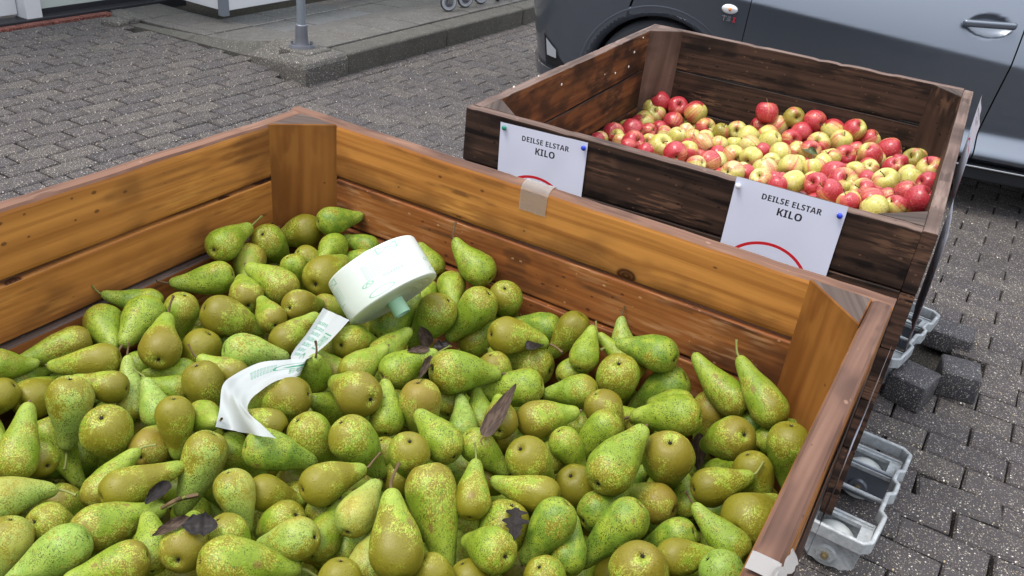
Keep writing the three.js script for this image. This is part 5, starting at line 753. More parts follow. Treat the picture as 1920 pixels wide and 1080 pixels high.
0.4651 -0.2156 -0.8702 -0.921 0.262 -0.289 0.0278 y -|pale yellow green apple, left of the green leaf, second down
0.5133 -0.2060 -0.8234 -0.898 0.332 -0.289 0.0220 r -|red apple, left of the green leaf
0.5352 -0.1795 -0.5360 -0.877 -0.012 -0.479 0.0220 r -|red apple mostly hidden, left of the right sign
0.4286 -0.2385 -1.1480 -0.875 0.015 0.483 0.0286 r s|red apple with stem up, lower left of the far seam
0.4451 -0.1791 -1.1155 -0.189 0.932 -0.309 0.0332 r -|red apple, lower left of the far seam
0.4859 -0.2166 -1.1347 -0.548 -0.821 0.159 0.0301 y -|pale yellow green apple, below the far seam
0.4746 -0.2351 -1.0675 -0.808 0.414 -0.418 0.0315 m -|red and yellow apple, left of the green leaf, topmost
0.4991 -0.2238 -0.9857 -0.649 -0.714 -0.261 0.0316 y -|pale yellow green apple, left of the green leaf, topmost
0.5675 -0.1753 -0.5889 0.442 -0.895 0.052 0.0309 y -|pale yellow green apple, upper left of the right sign, higher one
0.5850 -0.1598 -0.4674 -0.143 0.674 0.725 0.0265 y s|pale yellow green apple with stem up, left of the right sign
0.5637 -0.1861 -0.6937 0.120 0.314 0.942 0.0241 y s|pale yellow green apple with stem up, upper left of the right sign
0.5557 -0.2101 -0.8523 0.413 0.190 -0.890 0.0290 m -|red and yellow apple, left of the green leaf, second down
0.0519 -0.2647 -0.7326 0.580 0.174 -0.796 0.0220 y -|pale yellow green apple mostly hidden, lower left of the left board
0.0519 -0.2608 -0.7042 0.506 0.016 -0.862 0.0220 r -|red apple mostly hidden, upper right of the left sign
0.2344 -0.2212 -0.6156 -0.468 -0.842 0.268 0.0220 r -|red apple mostly hidden, left of the front rim
0.1704 -0.2325 -0.6456 0.960 -0.272 -0.066 0.0220 r -|red apple mostly hidden, lower right of the left board
0.5239 -0.1822 -1.1440 0.536 0.325 0.779 0.0305 k c|dull olive yellow apple showing its hollow, below the far seam
0.5894 -0.1773 -1.1430 0.868 -0.025 0.496 0.0321 r s|red apple with stem up, above the green leaf
0.6487 -0.1889 -1.1345 0.802 -0.540 -0.255 0.0329 m -|red and yellow apple, upper right of the green leaf, higher one
0.7109 -0.1728 -1.1335 -0.476 -0.703 -0.528 0.0318 m -|red and yellow apple, upper right of the green leaf, lower one
0.5646 -0.2150 -1.1154 -0.353 0.632 -0.690 0.0314 r -|red apple, upper left of the green leaf
0.5471 -0.2245 -1.0552 0.545 0.291 0.786 0.0299 r c|red apple showing its hollow, upper left of the green leaf
0.6312 -0.2111 -1.0311 -0.155 0.587 0.795 0.0328 m c|red and yellow apple showing its hollow, upper right of the green leaf
0.6862 -0.2051 -1.0888 0.226 0.923 0.312 0.0316 y -|pale yellow green apple, right of the green leaf, higher one
0.7606 -0.1963 -1.1483 0.638 0.767 0.067 0.0282 m s|red and yellow apple with stem up, right of the green leaf, higher one
0.8255 -0.1901 -1.0730 0.905 0.420 0.062 0.0332 r -|red apple, left of the right post
0.7385 -0.1961 -1.0189 0.882 0.322 -0.345 0.0220 r -|red apple mostly hidden, right of the green leaf
0.7219 -0.1873 -0.9095 0.411 0.355 0.840 0.0286 r c|red apple showing its hollow, right of the green leaf
0.7836 -0.1845 -0.9636 0.410 -0.760 -0.504 0.0322 m -|red and yellow apple, right of the green leaf
0.6279 -0.1960 -0.8959 0.511 0.501 0.699 0.0290 m s|red and yellow apple with stem up, left of the green leaf
0.5886 -0.2171 -0.9135 0.746 0.341 0.571 0.0220 y -|pale yellow green apple, left of the green leaf, lowest
0.5650 -0.1925 -0.8000 0.347 -0.600 0.720 0.0300 m -|red and yellow apple, left of the green leaf, lowest
0.6992 -0.1848 -0.8557 -0.838 0.485 0.250 0.0220 m s|red and yellow apple with stem up, right of the green leaf, lower one
0.6838 -0.1794 -0.7817 0.769 -0.516 0.377 0.0220 y -|pale yellow green apple, lower right of the green leaf, higher one
0.6269 -0.1820 -0.7096 -0.081 -0.974 -0.211 0.0256 y -|pale yellow green apple, lower left of the green leaf
0.6206 -0.1745 -0.6566 0.009 -0.363 0.932 0.0314 y c|pale yellow green apple showing its hollow, above the right sign
0.6765 -0.1697 -0.6752 -0.433 0.861 -0.269 0.0297 m -|red and yellow apple, below the green leaf
0.7309 -0.1610 -0.6589 -0.735 -0.519 -0.437 0.0307 r -|red apple, lower right of the green leaf
0.7765 -0.1592 -0.6997 -0.254 0.153 0.955 0.0278 y -|pale yellow green apple, lower right of the green leaf, lower one
0.8034 -0.1640 -0.7834 0.043 -0.578 -0.815 0.0222 y -|pale yellow green apple, right of the green leaf, lower one
0.8565 -0.1619 -0.8304 -0.171 -0.740 -0.650 0.0256 r -|red apple, upper left of the near right corner, topmost
0.8991 -0.1687 -0.9559 -0.439 0.591 0.676 0.0315 k c|dull olive yellow apple showing its hollow, lower left of the right post
0.9463 -0.1534 -0.8619 -0.411 0.714 0.567 0.0334 m -|red and yellow apple, below the right post
0.9000 -0.1501 -0.7607 -0.160 0.480 0.862 0.0247 y -|pale yellow green apple, above the near right corner, higher one
0.9090 -0.1442 -0.7136 -0.936 -0.221 0.272 0.0267 y -|pale yellow green apple, above the near right corner, lower one
0.9514 -0.1348 -0.6868 0.696 -0.174 -0.696 0.0273 r -|red apple, upper right of the near right corner
0.8565 -0.1415 -0.6378 -0.340 0.792 0.508 0.0312 y s|pale yellow green apple with stem up, upper left of the near right corner
0.7634 -0.1478 -0.5695 0.307 0.651 0.694 0.0339 m -|red and yellow apple, lower right of the green leaf
0.8113 -0.1537 -0.6558 0.236 -0.320 0.918 0.0220 r -|red apple, upper left of the near right corner, second down
0.7135 -0.1416 -0.4865 -0.431 0.372 0.822 0.0274 r s|red apple with stem up, upper right of the right sign
0.6598 -0.1538 -0.4958 -0.765 -0.505 0.400 0.0269 y -|pale yellow green apple, upper left of the right sign, lower one
0.9104 -0.1259 -0.5424 0.714 0.676 0.185 0.0269 m s|red and yellow apple with stem up, upper left of the near right corner
0.9427 -0.1157 -0.4826 0.503 0.856 0.121 0.0329 r -|red apple, above the near right corner
0.8193 -0.1341 -0.5053 -0.655 0.487 0.578 0.0284 m -|red and yellow apple, upper left of the near right corner
0.7535 -0.1319 -0.4316 -0.821 0.431 0.374 0.0279 r s|red apple with stem up, right of the right sign
0.7190 -0.1744 -0.5188 0.486 -0.007 -0.874 0.0220 y -|pale yellow green apple mostly hidden, right of the right sign
0.8040 -0.1231 -0.3750 -0.630 0.777 -0.021 0.0256 m -|red and yellow apple, right of the right sign
0.8492 -0.1209 -0.4119 -0.871 -0.266 0.414 0.0299 r -|red apple, left of the near right corner
0.8591 -0.1140 -0.3547 0.800 -0.597 0.054 0.0291 y -|pale yellow green apple, left of the near right corner
0.8992 -0.1133 -0.3997 0.593 -0.650 -0.475 0.0240 m -|red and yellow apple, left of the near right corner
0.8743 -0.1233 -0.4670 0.752 0.659 0.005 0.0220 r -|red apple, upper left of the near right corner, lowest
0.6135 -0.1645 -0.5025 0.200 0.953 -0.226 0.0220 r -|red apple mostly hidden, upper left of the right sign
0.6310 -0.1520 -0.4401 -0.096 -0.994 0.053 0.0220 r -|red apple, left of the right sign
0.8665 -0.1682 -0.9063 -0.056 0.997 -0.050 0.0220 r -|red apple mostly hidden, lower left of the right post`.trim().split('\n');
const YUP = V3(0, 1, 0), qYaw = (f) => new THREE.Quaternion().setFromAxisAngle(YUP, f.yaw), balls = [];
const protos = {};
function pearProto(ki, bi, tone, ti, si) {
  const key = [ki, bi, tone, ti, si].join(); if (protos[key]) return protos[key].clone();
  const t = new THREE.Group(), [g, off] = pearG[ki][bi], k = KS[ki];
  part(t, 'body', g, pearM[tone][ti]); part(t, 'stem', si < 3 ? stemG[si] : nubG, si === 1 ? M.stemGreen : M.stem, [off, k * 0.985, 0], [0, 0, -0.25 * bi]); part(t, 'calyx', calyxG, M.calyx);
  return (protos[key] = t).clone();
}
for (const row of PEARS) {
  const [num, label] = row.split('|'), f = num.split(' '), [u, y, z, ax, ay, az, R, k, roll] = f.slice(0, 9).map(Number), tone = f[9], stem = +f[10];
  let ki = 0; KS.forEach((q, i) => { if (Math.abs(q - k) < Math.abs(KS[ki] - k)) ki = i; });
  const bi = Math.floor(rnd() * 3), t = pearProto(ki, bi, tone, Math.floor(rnd() * pearM[tone].length), stem ? Math.floor(rnd() * 3) : 3);
  t.name = numbered('pear'); tag(t, label, 'pear', 'pears in the honey coloured crate');
  t.position.copy(local(PE, u, y, z)); t.quaternion.copy(qYaw(PE)).multiply(new THREE.Quaternion().setFromUnitVectors(YUP, V3(ax, ay, az).normalize())).multiply(new THREE.Quaternion().setFromAxisAngle(YUP, roll)); t.scale.set(R, R * k / KS[ki], R); scene.add(t);
  for (const [s, r] of [[0, 1], [0.4, 0.8], [0.7, 0.52], [0.92, 0.38]]) balls.push([u + ax * R * k * s, y + ay * R * k * s, z + az * R * k * s, R * r]);
}
{ // the rest of the heap below and outside the view
  const pts = []; const mine = [];
  for (let lay = 0; lay < 4; lay++) for (let u = 0.06; u < 0.98; u += 0.052) for (let v = 0.065; v < 1.16; v += 0.06) {
    const U = u + rr(-0.012, 0.012), Vv = v + rr(-0.014, 0.014), p0 = proj(local(PE, U, -0.185, Vv)), seen = p0[0] > -40 && p0[0] < 1960 && p0[1] > 0 && p0[1] < 1120;
    let y = (seen ? -0.3 : -0.185) - lay * 0.035; const R = rr(0.024, 0.028), a = V3(rr(-1, 1), rr(-0.5, 0.25), rr(-1, 1)).normalize();
    const hits = (yy) => { let w = 0; for (const s of [0, 0.8, 1.6, 2.2]) { const x = U + a.x * R * s, q = yy + a.y * R * s, zz = Vv + a.z * R * s, r = R * (s < 0.5 ? 1 : s < 1.2 ? 0.82 : s < 2 ? 0.55 : 0.4); if (x < 0.03 + r || x > PE.W - 0.03 - r || zz < 0.03 + r || zz > PE.L - 0.03 - r) return 9; for (const b of balls) { const d = Math.hypot(b[0] - x, b[1] - q, b[2] - zz); w = Math.max(w, r + b[3] - d); } } return w; };
    let ok = false; for (let n = 0; n < 3; n++, y -= 0.012) if (hits(y) < 0.007) { ok = true; break; } if (!ok) continue;
    for (const [s, r] of [[0, 1], [0.8, 0.82], [1.6, 0.55], [2.2, 0.4]]) balls.push([U + a.x * R * s, y + a.y * R * s, Vv + a.z * R * s, R * r]); mine.push([U, y, Vv, a, R]);
  }
  const tones = [['g', 0], ['m', 1], ['g', 2], ['o', 1]];
  const root = new THREE.Group(); root.name = 'pear_heap'; tag(root, 'lower layers of pears under the top ones in the crate', 'pears'); root.userData.kind = 'stuff'; scene.add(root);
  tones.forEach(([tn, ti], q) => { const l = mine.filter((_, i) => i % 4 === q), im = new THREE.InstancedMesh(pearG[1][q % 3][0], pearM[tn][ti], l.length); im.name = 'heaped_pears'; im.userData.kind = 'stuff'; l.forEach(([U, y, v, a, R], i) => im.setMatrixAt(i, new THREE.Matrix4().compose(local(PE, U, y, v), qYaw(PE).multiply(new THREE.Quaternion().setFromUnitVectors(YUP, a)).multiply(new THREE.Quaternion().setFromAxisAngle(YUP, rr(0, 6))), V3(R, R, R)))); im.castShadow = im.receiveShadow = true; root.add(im); });
}

// ---------------------------------------------------------------- apples
function appleTex(seed, o) {
  return tex(512, 256, (u, v) => {
    const a = u * 6.2832, X = Math.cos(a), Z = Math.sin(a), s = seed * 5.1, n1 = fbm(X * 1.2 + s, v * 1.6, Z * 1.2, 3), st = fbm(X * 11 + s, v * 2.2, Z * 11, 3), st2 = noise(X * 26 + s, v * 3, Z * 26), n3 = noise(X * 34, v * 60 + s, Z * 34);
    const b = o.cov + o.dir * 0.5 * X + 1.1 * (n1 - 0.5) - 0.35 * sm(0.8, 1, v) - 0.2 * sm(0.16, 0, v), m = sm(0.2, 0.82, b + 0.5 * (st - 0.5) + 0.14 * (st2 - 0.5));
    let c = mix3(o.y1, o.y2, sm(0.3, 0.7, fbm(X * 3, v * 4 + s, Z * 3, 2))); c = mix3(c, mix3(o.pk, o.rd, sm(0.4, 0.95, b + 0.5 * (st - 0.5))), m);
    c = mix3(c, [226, 206, 140], 0.5 * sm(0.78, 0.84, n3)); c = mix3(c, [150, 148, 60], 0.65 * sm(0.93, 1, v)); return c;
  });
}
const AY = { y1: [222, 212, 130], y2: [200, 200, 96], pk: [220, 128, 100], rd: [188, 50, 64] };
const appleM = { r: [appleTex(1, { ...AY, cov: 0.8, dir: 0.45 }), appleTex(2, { ...AY, cov: 0.9, dir: 0.35 })], m: [appleTex(3, { ...AY, cov: 0.46, dir: 0.7 }), appleTex(4, { ...AY, cov: 0.5, dir: 0.6, pk: [214, 116, 84] })], y: [appleTex(5, { ...AY, cov: 0.16, dir: 0.5 }), appleTex(6, { ...AY, cov: 0.24, dir: 0.45, y1: [228, 218, 150] })], k: [appleTex(7, { ...AY, cov: 0.2, dir: 0.5, y1: [168, 156, 64], y2: [150, 144, 56] })] };
const dropB = tex(512, 512, (u, v) => { let k = 60; for (const [n, th, s] of [[22, 0.62, 0], [40, 0.72, 9]]) { const cx = Math.floor(u * n), cy = Math.floor(v * n), h = NV[PERM[PERM[cx + s] + cy]], h2 = NV[PERM[PERM[cy + 3] + cx + s]], h3 = NV[PERM[PERM[cy + 30] + cx + s]]; if (h > th) { const q = Math.hypot(u * n - cx - 0.35 - 0.3 * h2, v * n - cy - 0.35 - 0.3 * h3) / (0.14 + 0.18 * h2); if (q < 1) k = Math.max(k, 60 + 190 * Math.sqrt(1 - q * q)); } } return k; }, false);
const appleMM = {}; for (const k in appleM) appleMM[k] = appleM[k].map((t) => phy({ map: t, bumpMap: rep(dropB, 2, 1), bumpScale: 0.0016, roughness: 0.36, clearcoat: 0.35, clearcoatRoughness: 0.16, color: new THREE.Color().setRGB(0.86, 0.84, 0.84) }));
function appleGeo(seed, asp) {
  const n = 36, rows = 26, pts = [[0, -0.7], [0.1, -0.73], [0.26, -0.84], [0.45, -0.88], [0.68, -0.74], [0.88, -0.45], [0.99, -0.06], [0.98, 0.28], [0.86, 0.6], [0.66, 0.8], [0.45, 0.86], [0.27, 0.8], [0.12, 0.66], [0.03, 0.52], [0, 0.5]].map((p) => V3(p[0], p[1] * asp, 0)), c = new THREE.CatmullRomCurve3(pts, false, 'centripetal'), pos = [], uv = [], idx = [];
  for (let j = 0; j <= rows; j++) { const q = c.getPoint(j / rows); for (let i = 0; i <= n; i++) { const a = i / n * 6.2832, X = Math.cos(a), Z = Math.sin(a), l = 1 + 0.09 * (fbm(X + seed * 3, q.y, Z + seed, 2) - 0.5) + 0.018 * Math.cos(a * 5 + seed) * (q.y < 0 ? 1 : 0.4); pos.push(X * Math.max(0, q.x) * l, q.y + 0.05 * X * (seed % 2 - 0.5), Z * Math.max(0, q.x) * l); uv.push(i / n, j / rows); } }
  for (let j = 0; j < rows; j++) for (let i = 0; i < n; i++) { const a = j * (n + 1) + i; idx.push(a, a + n + 1, a + n + 2, a, a + n + 2, a + 1); }
  const g = new THREE.BufferGeometry(); g.setAttribute('position', new THREE.BufferAttribute(new Float32Array(pos), 3)); g.setAttribute('uv', new THREE.BufferAttribute(new Float32Array(uv), 2)); g.setIndex(idx); g.computeVertexNormals(); return g;
}
const appleG = [appleGeo(1, 1), appleGeo(2, 0.94), appleGeo(3, 1.05)], aStem = tube([[0, 0.46, 0], [0.02, 0.75, 0.01], [0.1, 1.02, 0.02], [0.2, 1.22, 0.03]], 0.035, 10, 6, (t) => 1 + 0.5 * Math.max(0, t - 0.8) * 5), aCal = (() => { const l = []; for (let i = 0; i < 5; i++) { const g = new THREE.ConeGeometry(0.05, 0.2, 5); g.scale(1, 1, 0.4); g.rotateX(2.4); g.translate(0, -0.78, 0.08); g.rotateY(i * 1.257); l.push(g); } return merge(l); })();
const aBalls = [], aProto = {};
function appleProto(gi, tone, ti) { const key = gi + tone + ti; if (!aProto[key]) { const t = new THREE.Group(); part(t, 'body', appleG[gi], appleMM[tone][ti]); part(t, 'stem', aStem, M.stem); part(t, 'calyx', aCal, M.calyx); aProto[key] = t; } return aProto[key].clone(); }
for (const row of APPLES) {
  const [num, label] = row.split('|'), f = num.split(' '), [u, y, z, ax, ay, az, R] = f.slice(0, 7).map(Number), tone = f[7], t = appleProto(Math.floor(rnd() * 3), tone, Math.floor(rnd() * appleMM[tone].length));
  t.name = numbered('apple'); tag(t, label, 'apple', 'apples in the dark crate'); t.position.copy(local(AP, u, y, z));
  t.quaternion.copy(qYaw(AP)).multiply(new THREE.Quaternion().setFromUnitVectors(YUP, V3(ax, ay, az).normalize())).multiply(new THREE.Quaternion().setFromAxisAngle(YUP, rr(0, 6.28))); t.scale.setScalar(R * 1.07); scene.add(t); aBalls.push([u, y, z, R]);
}
{
  const mine = [];
  for (let lay = 0; lay < 5; lay++) for (let u = 0.065; u < 0.94; u += 0.056) for (let v = 0.065; v < 1.15; v += 0.056) {
    const U = u + rr(-0.01, 0.01), Vv = v + rr(-0.01, 0.01), R = rr(0.026, 0.03), hits = (y) => { let w = 0; for (const b of aBalls) w = Math.max(w, R + b[3] - Math.hypot(b[0] - U, b[1] - y, b[2] + Vv)); return w; };
    let y = -0.085 - 0.1 * Vv - 0.13 * (1 - U) - lay * 0.04, ok = false; for (let n = 0; n < 3; n++, y -= 0.014) if (hits(y) < 0.006) { ok = true; break; } if (!ok) continue; aBalls.push([U, y, -Vv, R]); mine.push([U, y, -Vv, R]);
  }
  const root = new THREE.Group(); root.name = 'apple_heap'; tag(root, 'lower layers of apples under the top ones in the dark crate', 'apples'); root.userData.kind = 'stuff'; scene.add(root);
  [['r', 0], ['m', 0], ['y', 1], ['r', 1]].forEach(([tn, ti], q) => { const l = mine.filter((_, i) => i % 4 === q), im = new THREE.InstancedMesh(appleG[q % 3], appleMM[tn][ti], l.length); im.name = 'heaped_apples'; im.userData.kind = 'stuff'; l.forEach(([U, y, z, R], i) => im.setMatrixAt(i, new THREE.Matrix4().compose(local(AP, U, y, z), new THREE.Quaternion().setFromEuler(new THREE.Euler(rr(-1, 1), rr(0, 6), rr(-1, 1))), V3(R, R, R)))); im.castShadow = im.receiveShadow = true; root.add(im); });
}

// ---------------------------------------------------------------- roll of produce bags with its loose end
{
  const X = {"roll": {"c": [-0.1852, 0.8123, -1.0599], "a": [0.6125, -0.6248, 0.4843], "r": 0.0704, "h": 0.0337}, "tail": [[[-0.2582, 0.7887, -1.0056], [-0.2489, 0.7855, -1.0049], [-0.2381, 0.7862, -0.9981], [-0.2274, 0.7872, -0.9911], [-0.2166, 0.7886, -0.9833]], [[-0.27, 0.7711, -0.9695], [-0.263, 0.7674, -0.9706], [-0.2543, 0.7682, -0.9652], [-0.2436, 0.7742, -0.9521], [-0.233, 0.7807, -0.9385]], [[-0.2789, 0.7656, -0.9148], [-0.2742, 0.7631, -0.9186], [-0.2675, 0.7654, -0.9156], [-0.2588, 0.7727, -0.9056], [-0.243, 0.7988, -0.8697]], [[-0.2534, 0.7735, -0.8688], [-0.2522, 0.7783, -0.871], [-0.2508, 0.7835, -0.8726], [-0.2495, 0.7887, -0.8742], [-0.2503, 0.7883, -0.8836]], [[-0.2736, 0.7862, -0.8334], [-0.2773, 0.7793, -0.8533], [-0.2783, 0.7788, -0.8652], [-0.2793, 0.7781, -0.8773], [-0.2798, 0.7789, -0.8878]], [[-0.2922, 0.7743, -0.822], [-0.2969, 0.7732, -0.8378], [-0.3021, 0.7711, -0.8552], [-0.3071, 0.7698, -0.872], [-0.3104, 0.7724, -0.8839]], [[-0.2953, 0.7762, -0.8019], [-0.3049, 0.7736, -0.8171], [-0.3156, 0.7693, -0.8348], [-0.3262, 0.7658, -0.8519], [-0.3343, 0.7677, -0.8623]], [[-0.2838, 0.7905, -0.7631], [-0.2951, 0.7901, -0.7745], [-0.3099, 0.783, -0.7944], [-0.3244, 0.7775, -0.8127], [-0.3371, 0.7764, -0.8261]], [[-0.2599, 0.7998, -0.7353], [-0.276, 0.7932, -0.7478], [-0.294, 0.783, -0.7648], [-0.3143, 0.7694, -0.7861], [-0.3293, 0.7678, -0.7931]], [[-0.2362, 0.8012, -0.712], [-0.2514, 0.8063, -0.7081], [-0.2843, 0.77, -0.7516], [-0.3075, 0.7592, -0.7661], [-0.3173, 0.7771, -0.7476]]], "leaves": {"cluster1": [[-0.1143, 0.7092, -1.0575], [-0.122, 0.7236, -1.0616], [-0.1296, 0.738, -1.0656]], "cluster2": [[-0.1, 0.756, -0.9872], [-0.0881, 0.7594, -0.9892], [-0.0762, 0.7628, -0.9911]], "cluster3": [[-0.102, 0.7718, -0.9591], [-0.1162, 0.7739, -0.9511], [-0.1301, 0.7761, -0.9431]], "cluster4": [[-0.0961, 0.763, -0.9564], [-0.1004, 0.7724, -0.9144], [-0.104, 0.7828, -0.873]], "upright": [[-0.0133, 0.7852, -0.7748], [0.0021, 0.7845, -0.8278], [0.0199, 0.7557, -0.9246]], "torn": [[0.0313, 0.7645, -0.6872], [0.0313, 0.7709, -0.6571], [0.0313, 0.7783, -0.6275]], "twig1": [[-0.2941, 0.7845, -0.5915], [-0.2784, 0.7819, -0.5965], [-0.2625, 0.7793, -0.6015]], "twig2": [[-0.3495, 0.7423, -0.6888], [-0.3537, 0.7459, -0.6676], [-0.3574, 0.75, -0.6466]], "twig3": [[-0.2933, 0.7786, -0.6084], [-0.3053, 0.7802, -0.5923], [-0.3247, 0.766, -0.5909]], "right": [[0.2903, 0.6694, -0.9753], [0.2938, 0.641, -0.9696], [0.2974, 0.6123, -0.9637]], "mid": [[0.0286, 0.7477, -1.0286], [0.0449, 0.7454, -1.0451], [0.064, 0.7176, -1.1018]], "right2": [[0.2628, 0.7305, -0.8371], [0.2565, 0.722, -0.8322], [0.2502, 0.7135, -0.8274]], "green": [[0.8192, 0.6428, -2.3422], [0.7918, 0.6503, -2.3413], [0.7835, 0.6387, -2.3985]]}, "twig": [[-0.3381, 0.751, -0.6424], [-0.3227, 0.7687, -0.635], [-0.3335, 0.7257, -0.6847], [-0.3197, 0.7269, -0.6907]]};
  const ink = 'rgb(52,140,106)';
  const print = (bg, alpha, strong) => {
    const w = 1024, h = 1024, cv = document.createElement('canvas'); cv.width = w; cv.height = h; const x = cv.getContext('2d'); x.fillStyle = bg; x.fillRect(0, 0, w, h); x.globalAlpha = alpha; x.fillStyle = x.strokeStyle = ink; x.textAlign = 'left';
    if (strong) { // the loose bag
      x.font = 'bold 92px sans-serif'; x.save(); x.translate(250, 420); x.rotate(1.57); x.fillText('ET IN', -60, 0); x.fillText('ELKA', -60, -96); x.fillText('EVAA', -60, -192); x.restore();
      x.lineWidth = 22; x.beginPath(); x.ellipse(620, 470, 150, 230, 0.1, 0, 6.3); x.stroke(); x.beginPath(); x.moveTo(620, 300); x.quadraticCurveTo(740, 470, 620, 640); x.quadraticCurveTo(500, 470, 620, 300); x.fill();
      x.font = 'bold 34px sans-serif'; for (let i = 0; i < 7; i++) x.fillText('COMPOSTEERBAAR ZAK', 130, 700 + i * 40); x.lineWidth = 9; x.strokeRect(640, 760, 260, 120); x.font = 'bold 110px sans-serif'; x.fillText('GRO', 660, 862);
      x.font = 'bold 30px sans-serif'; for (let i = 0; i < 8; i++) x.fillText('RECYCLE  EN 13432', 560, 60 + i * 28);
    } else {
      x.lineWidth = 12; x.font = 'bold 64px sans-serif'; for (let k = 0; k < 2; k++) { const X0 = 90 + k * 512; x.fillText('100%', X0 + 30, 420); x.font = 'bold 30px sans-serif'; for (let i = 0; i < 9; i++) x.fillText('composteerbare zak', X0, 470 + i * 34); x.beginPath(); x.arc(X0 + 300, 400, 40, 0, 6.3); x.stroke(); x.beginPath(); x.moveTo(X0 + 280, 380); x.lineTo(X0 + 300, 425); x.lineTo(X0 + 322, 372); x.stroke(); x.strokeRect(X0, 800, 150, 110); x.beginPath(); x.moveTo(X0, 800); x.lineTo(X0 + 150, 910); x.moveTo(X0 + 150, 800); x.lineTo(X0, 910); x.stroke(); x.font = 'bold 64px sans-serif'; x.beginPath(); x.ellipse(X0 + 240, 180, 90, 60, 0, 0, 6.3); x.stroke(); }
    }
    const t = new THREE.CanvasTexture(cv); t.colorSpace = THREE.SRGBColorSpace; t.magFilter = THREE.LinearFilter; t.wrapS = THREE.RepeatWrapping; return t;
  };
  const c = X.roll.c, ax = V3(...X.roll.a), R = X.roll.r, H = X.roll.h, t = thing('bag_roll', 'white roll of produce bags with green core lying on the pears', 'bag roll', c);
  const q = new THREE.Quaternion().setFromUnitVectors(YUP, ax), spin = new THREE.Quaternion().setFromAxisAngle(YUP, 2.2), g = new THREE.Group(); q.multiply(spin);
  const wound = (q) => [...Array(25).keys()].map((i) => [0.0125 + (R * 0.9 - 0.0125) * i / 24, H * (0.985 + 0.02 * noise(i * 1.7, q, 3)) + (i % 2) * 0.0006]), ring = [...wound(1).map(([r, y]) => [r, -y]), [R * 0.95, -H * 0.985], [R * 0.985, -H * 0.96], [R, -H * 0.9], [R, -H * 0.5], [R * 1.004, 0], [R, H * 0.5], [R, H * 0.9], [R * 0.985, H * 0.97], ...wound(7).reverse()];
  const rg = new THREE.LatheGeometry(ring.map((p) => new THREE.Vector2(...p)), 96), p = rg.attributes.position, uv = rg.attributes.uv; for (let i = 0; i < p.count; i++) { const a = Math.atan2(p.getZ(i), p.getX(i)), r = Math.hypot(p.getX(i), p.getZ(i)), k = 1 + 0.006 * (noise(Math.cos(a) * 3, p.getY(i) * 30, Math.sin(a) * 3) - 0.5); p.setXYZ(i, p.getX(i) * k, p.getY(i) + (Math.abs(p.getY(i)) > H * 0.96 ? 0.0012 * (noise(r * 900, a * 2, 1) - 0.5) : 0), p.getZ(i) * k); uv.setXY(i, uv.getX(i) * 2, 0.5 + p.getY(i) / (2.2 * H)); } rg.computeVertexNormals();
  const film = phy({ map: print('rgb(204,213,207)', 0.42, false), roughness: 0.38, clearcoat: 0.3, clearcoatRoughness: 0.3, side: THREE.DoubleSide }), m = part(t, 'wound_film', rg, film); m.quaternion.copy(q);
  const side = phy({ color: new THREE.Color().setRGB(0.66, 0.8, 0.66), roughness: 0.5 });
  const core = new THREE.LatheGeometry([[0.0095, -H * 1.4], [0.0122, -H * 1.4], [0.0122, H * 1.68], [0.0095, H * 1.68], [0.0095, -H * 1.4]].map((v) => new THREE.Vector2(...v)), 40), cm = part(t, 'core_tube', core, phy({ color: new THREE.Color().setRGB(0.34, 0.6, 0.43), roughness: 0.4 })); cm.quaternion.copy(q);
  // the pulled out bag, crossing over itself once
  const rows = X.tail.map((r) => r.map((v) => V3(v[0] - c[0], v[1] - c[1], v[2] - c[2]))), cols = [0, 1, 2, 3, 4].map((j) => new THREE.CatmullRomCurve3(rows.map((r) => r[j]))), NS = 64, NW = 16, pos = [], u2 = [], idx = [];
  for (let i = 0; i <= NS; i++) { const s = i / NS, l = new THREE.CatmullRomCurve3(cols.map((k) => k.getPoint(s))), n = V3(0, 1, 0.4).normalize(); for (let k = 0; k <= NW; k++) { const v = l.getPoint(k / NW), e = 0.0012 * (fbm(s * 9 + k * 0.12, k * 0.5, 3, 3) - 0.5) + 0.0003 * Math.sin(k * 1.3 + s * 12); v.addScaledVector(n, e * (s > 0.4 ? 2.2 : 1)); pos.push(v.x, v.y, v.z); u2.push(k / NW, s * 1.6); } }
  for (let i = 0; i < NS; i++) for (let k = 0; k < NW; k++) { const a = i * (NW + 1) + k; idx.push(a, a + NW + 1, a + NW + 2, a, a + NW + 2, a + 1); }
  const tg = new THREE.BufferGeometry(); tg.setAttribute('position', new THREE.BufferAttribute(new Float32Array(pos), 3)); tg.setAttribute('uv', new THREE.BufferAttribute(new Float32Array(u2), 2)); tg.setIndex(idx); tg.computeVertexNormals();
  part(t, 'loose_bag', tg, phy({ map: print('rgb(192,199,201)', 0.95, true), roughness: 0.5, transmission: 0.38, thickness: 0, side: THREE.DoubleSide }));

  // ---------------------------------------------------------------- dead leaves and a twig
  const leafT = (c1, c2, vein) => tex(256, 256, (u, v) => { const n = fbm(u * 9, v * 9, 4, 4), y = Math.abs(v - 0.5), ve = Math.min(1, sm(0.02, 0, y) + 0.5 * sm(0.045, 0.0, Math.abs(((u * 7 - y * 5) % 1 + 1) % 1 - 0.5) * 0.3)); return mix3(mix3(c1, c2, sm(0.3, 0.7, n)), vein, 0.5 * ve); });
  const lm = { brown: phy({ map: leafT([80, 66, 56], [56, 45, 38], [112, 94, 78]), roughness: 0.7, specularIntensity: 0.4, side: THREE.DoubleSide }), black: phy({ map: leafT([40, 34, 33], [26, 22, 22], [54, 45, 42]), roughness: 0.55, specularIntensity: 0.5, side: THREE.DoubleSide }), green: phy({ map: leafT([70, 84, 40], [48, 62, 30], [110, 120, 70]), roughness: 0.45, side: THREE.DoubleSide }) };
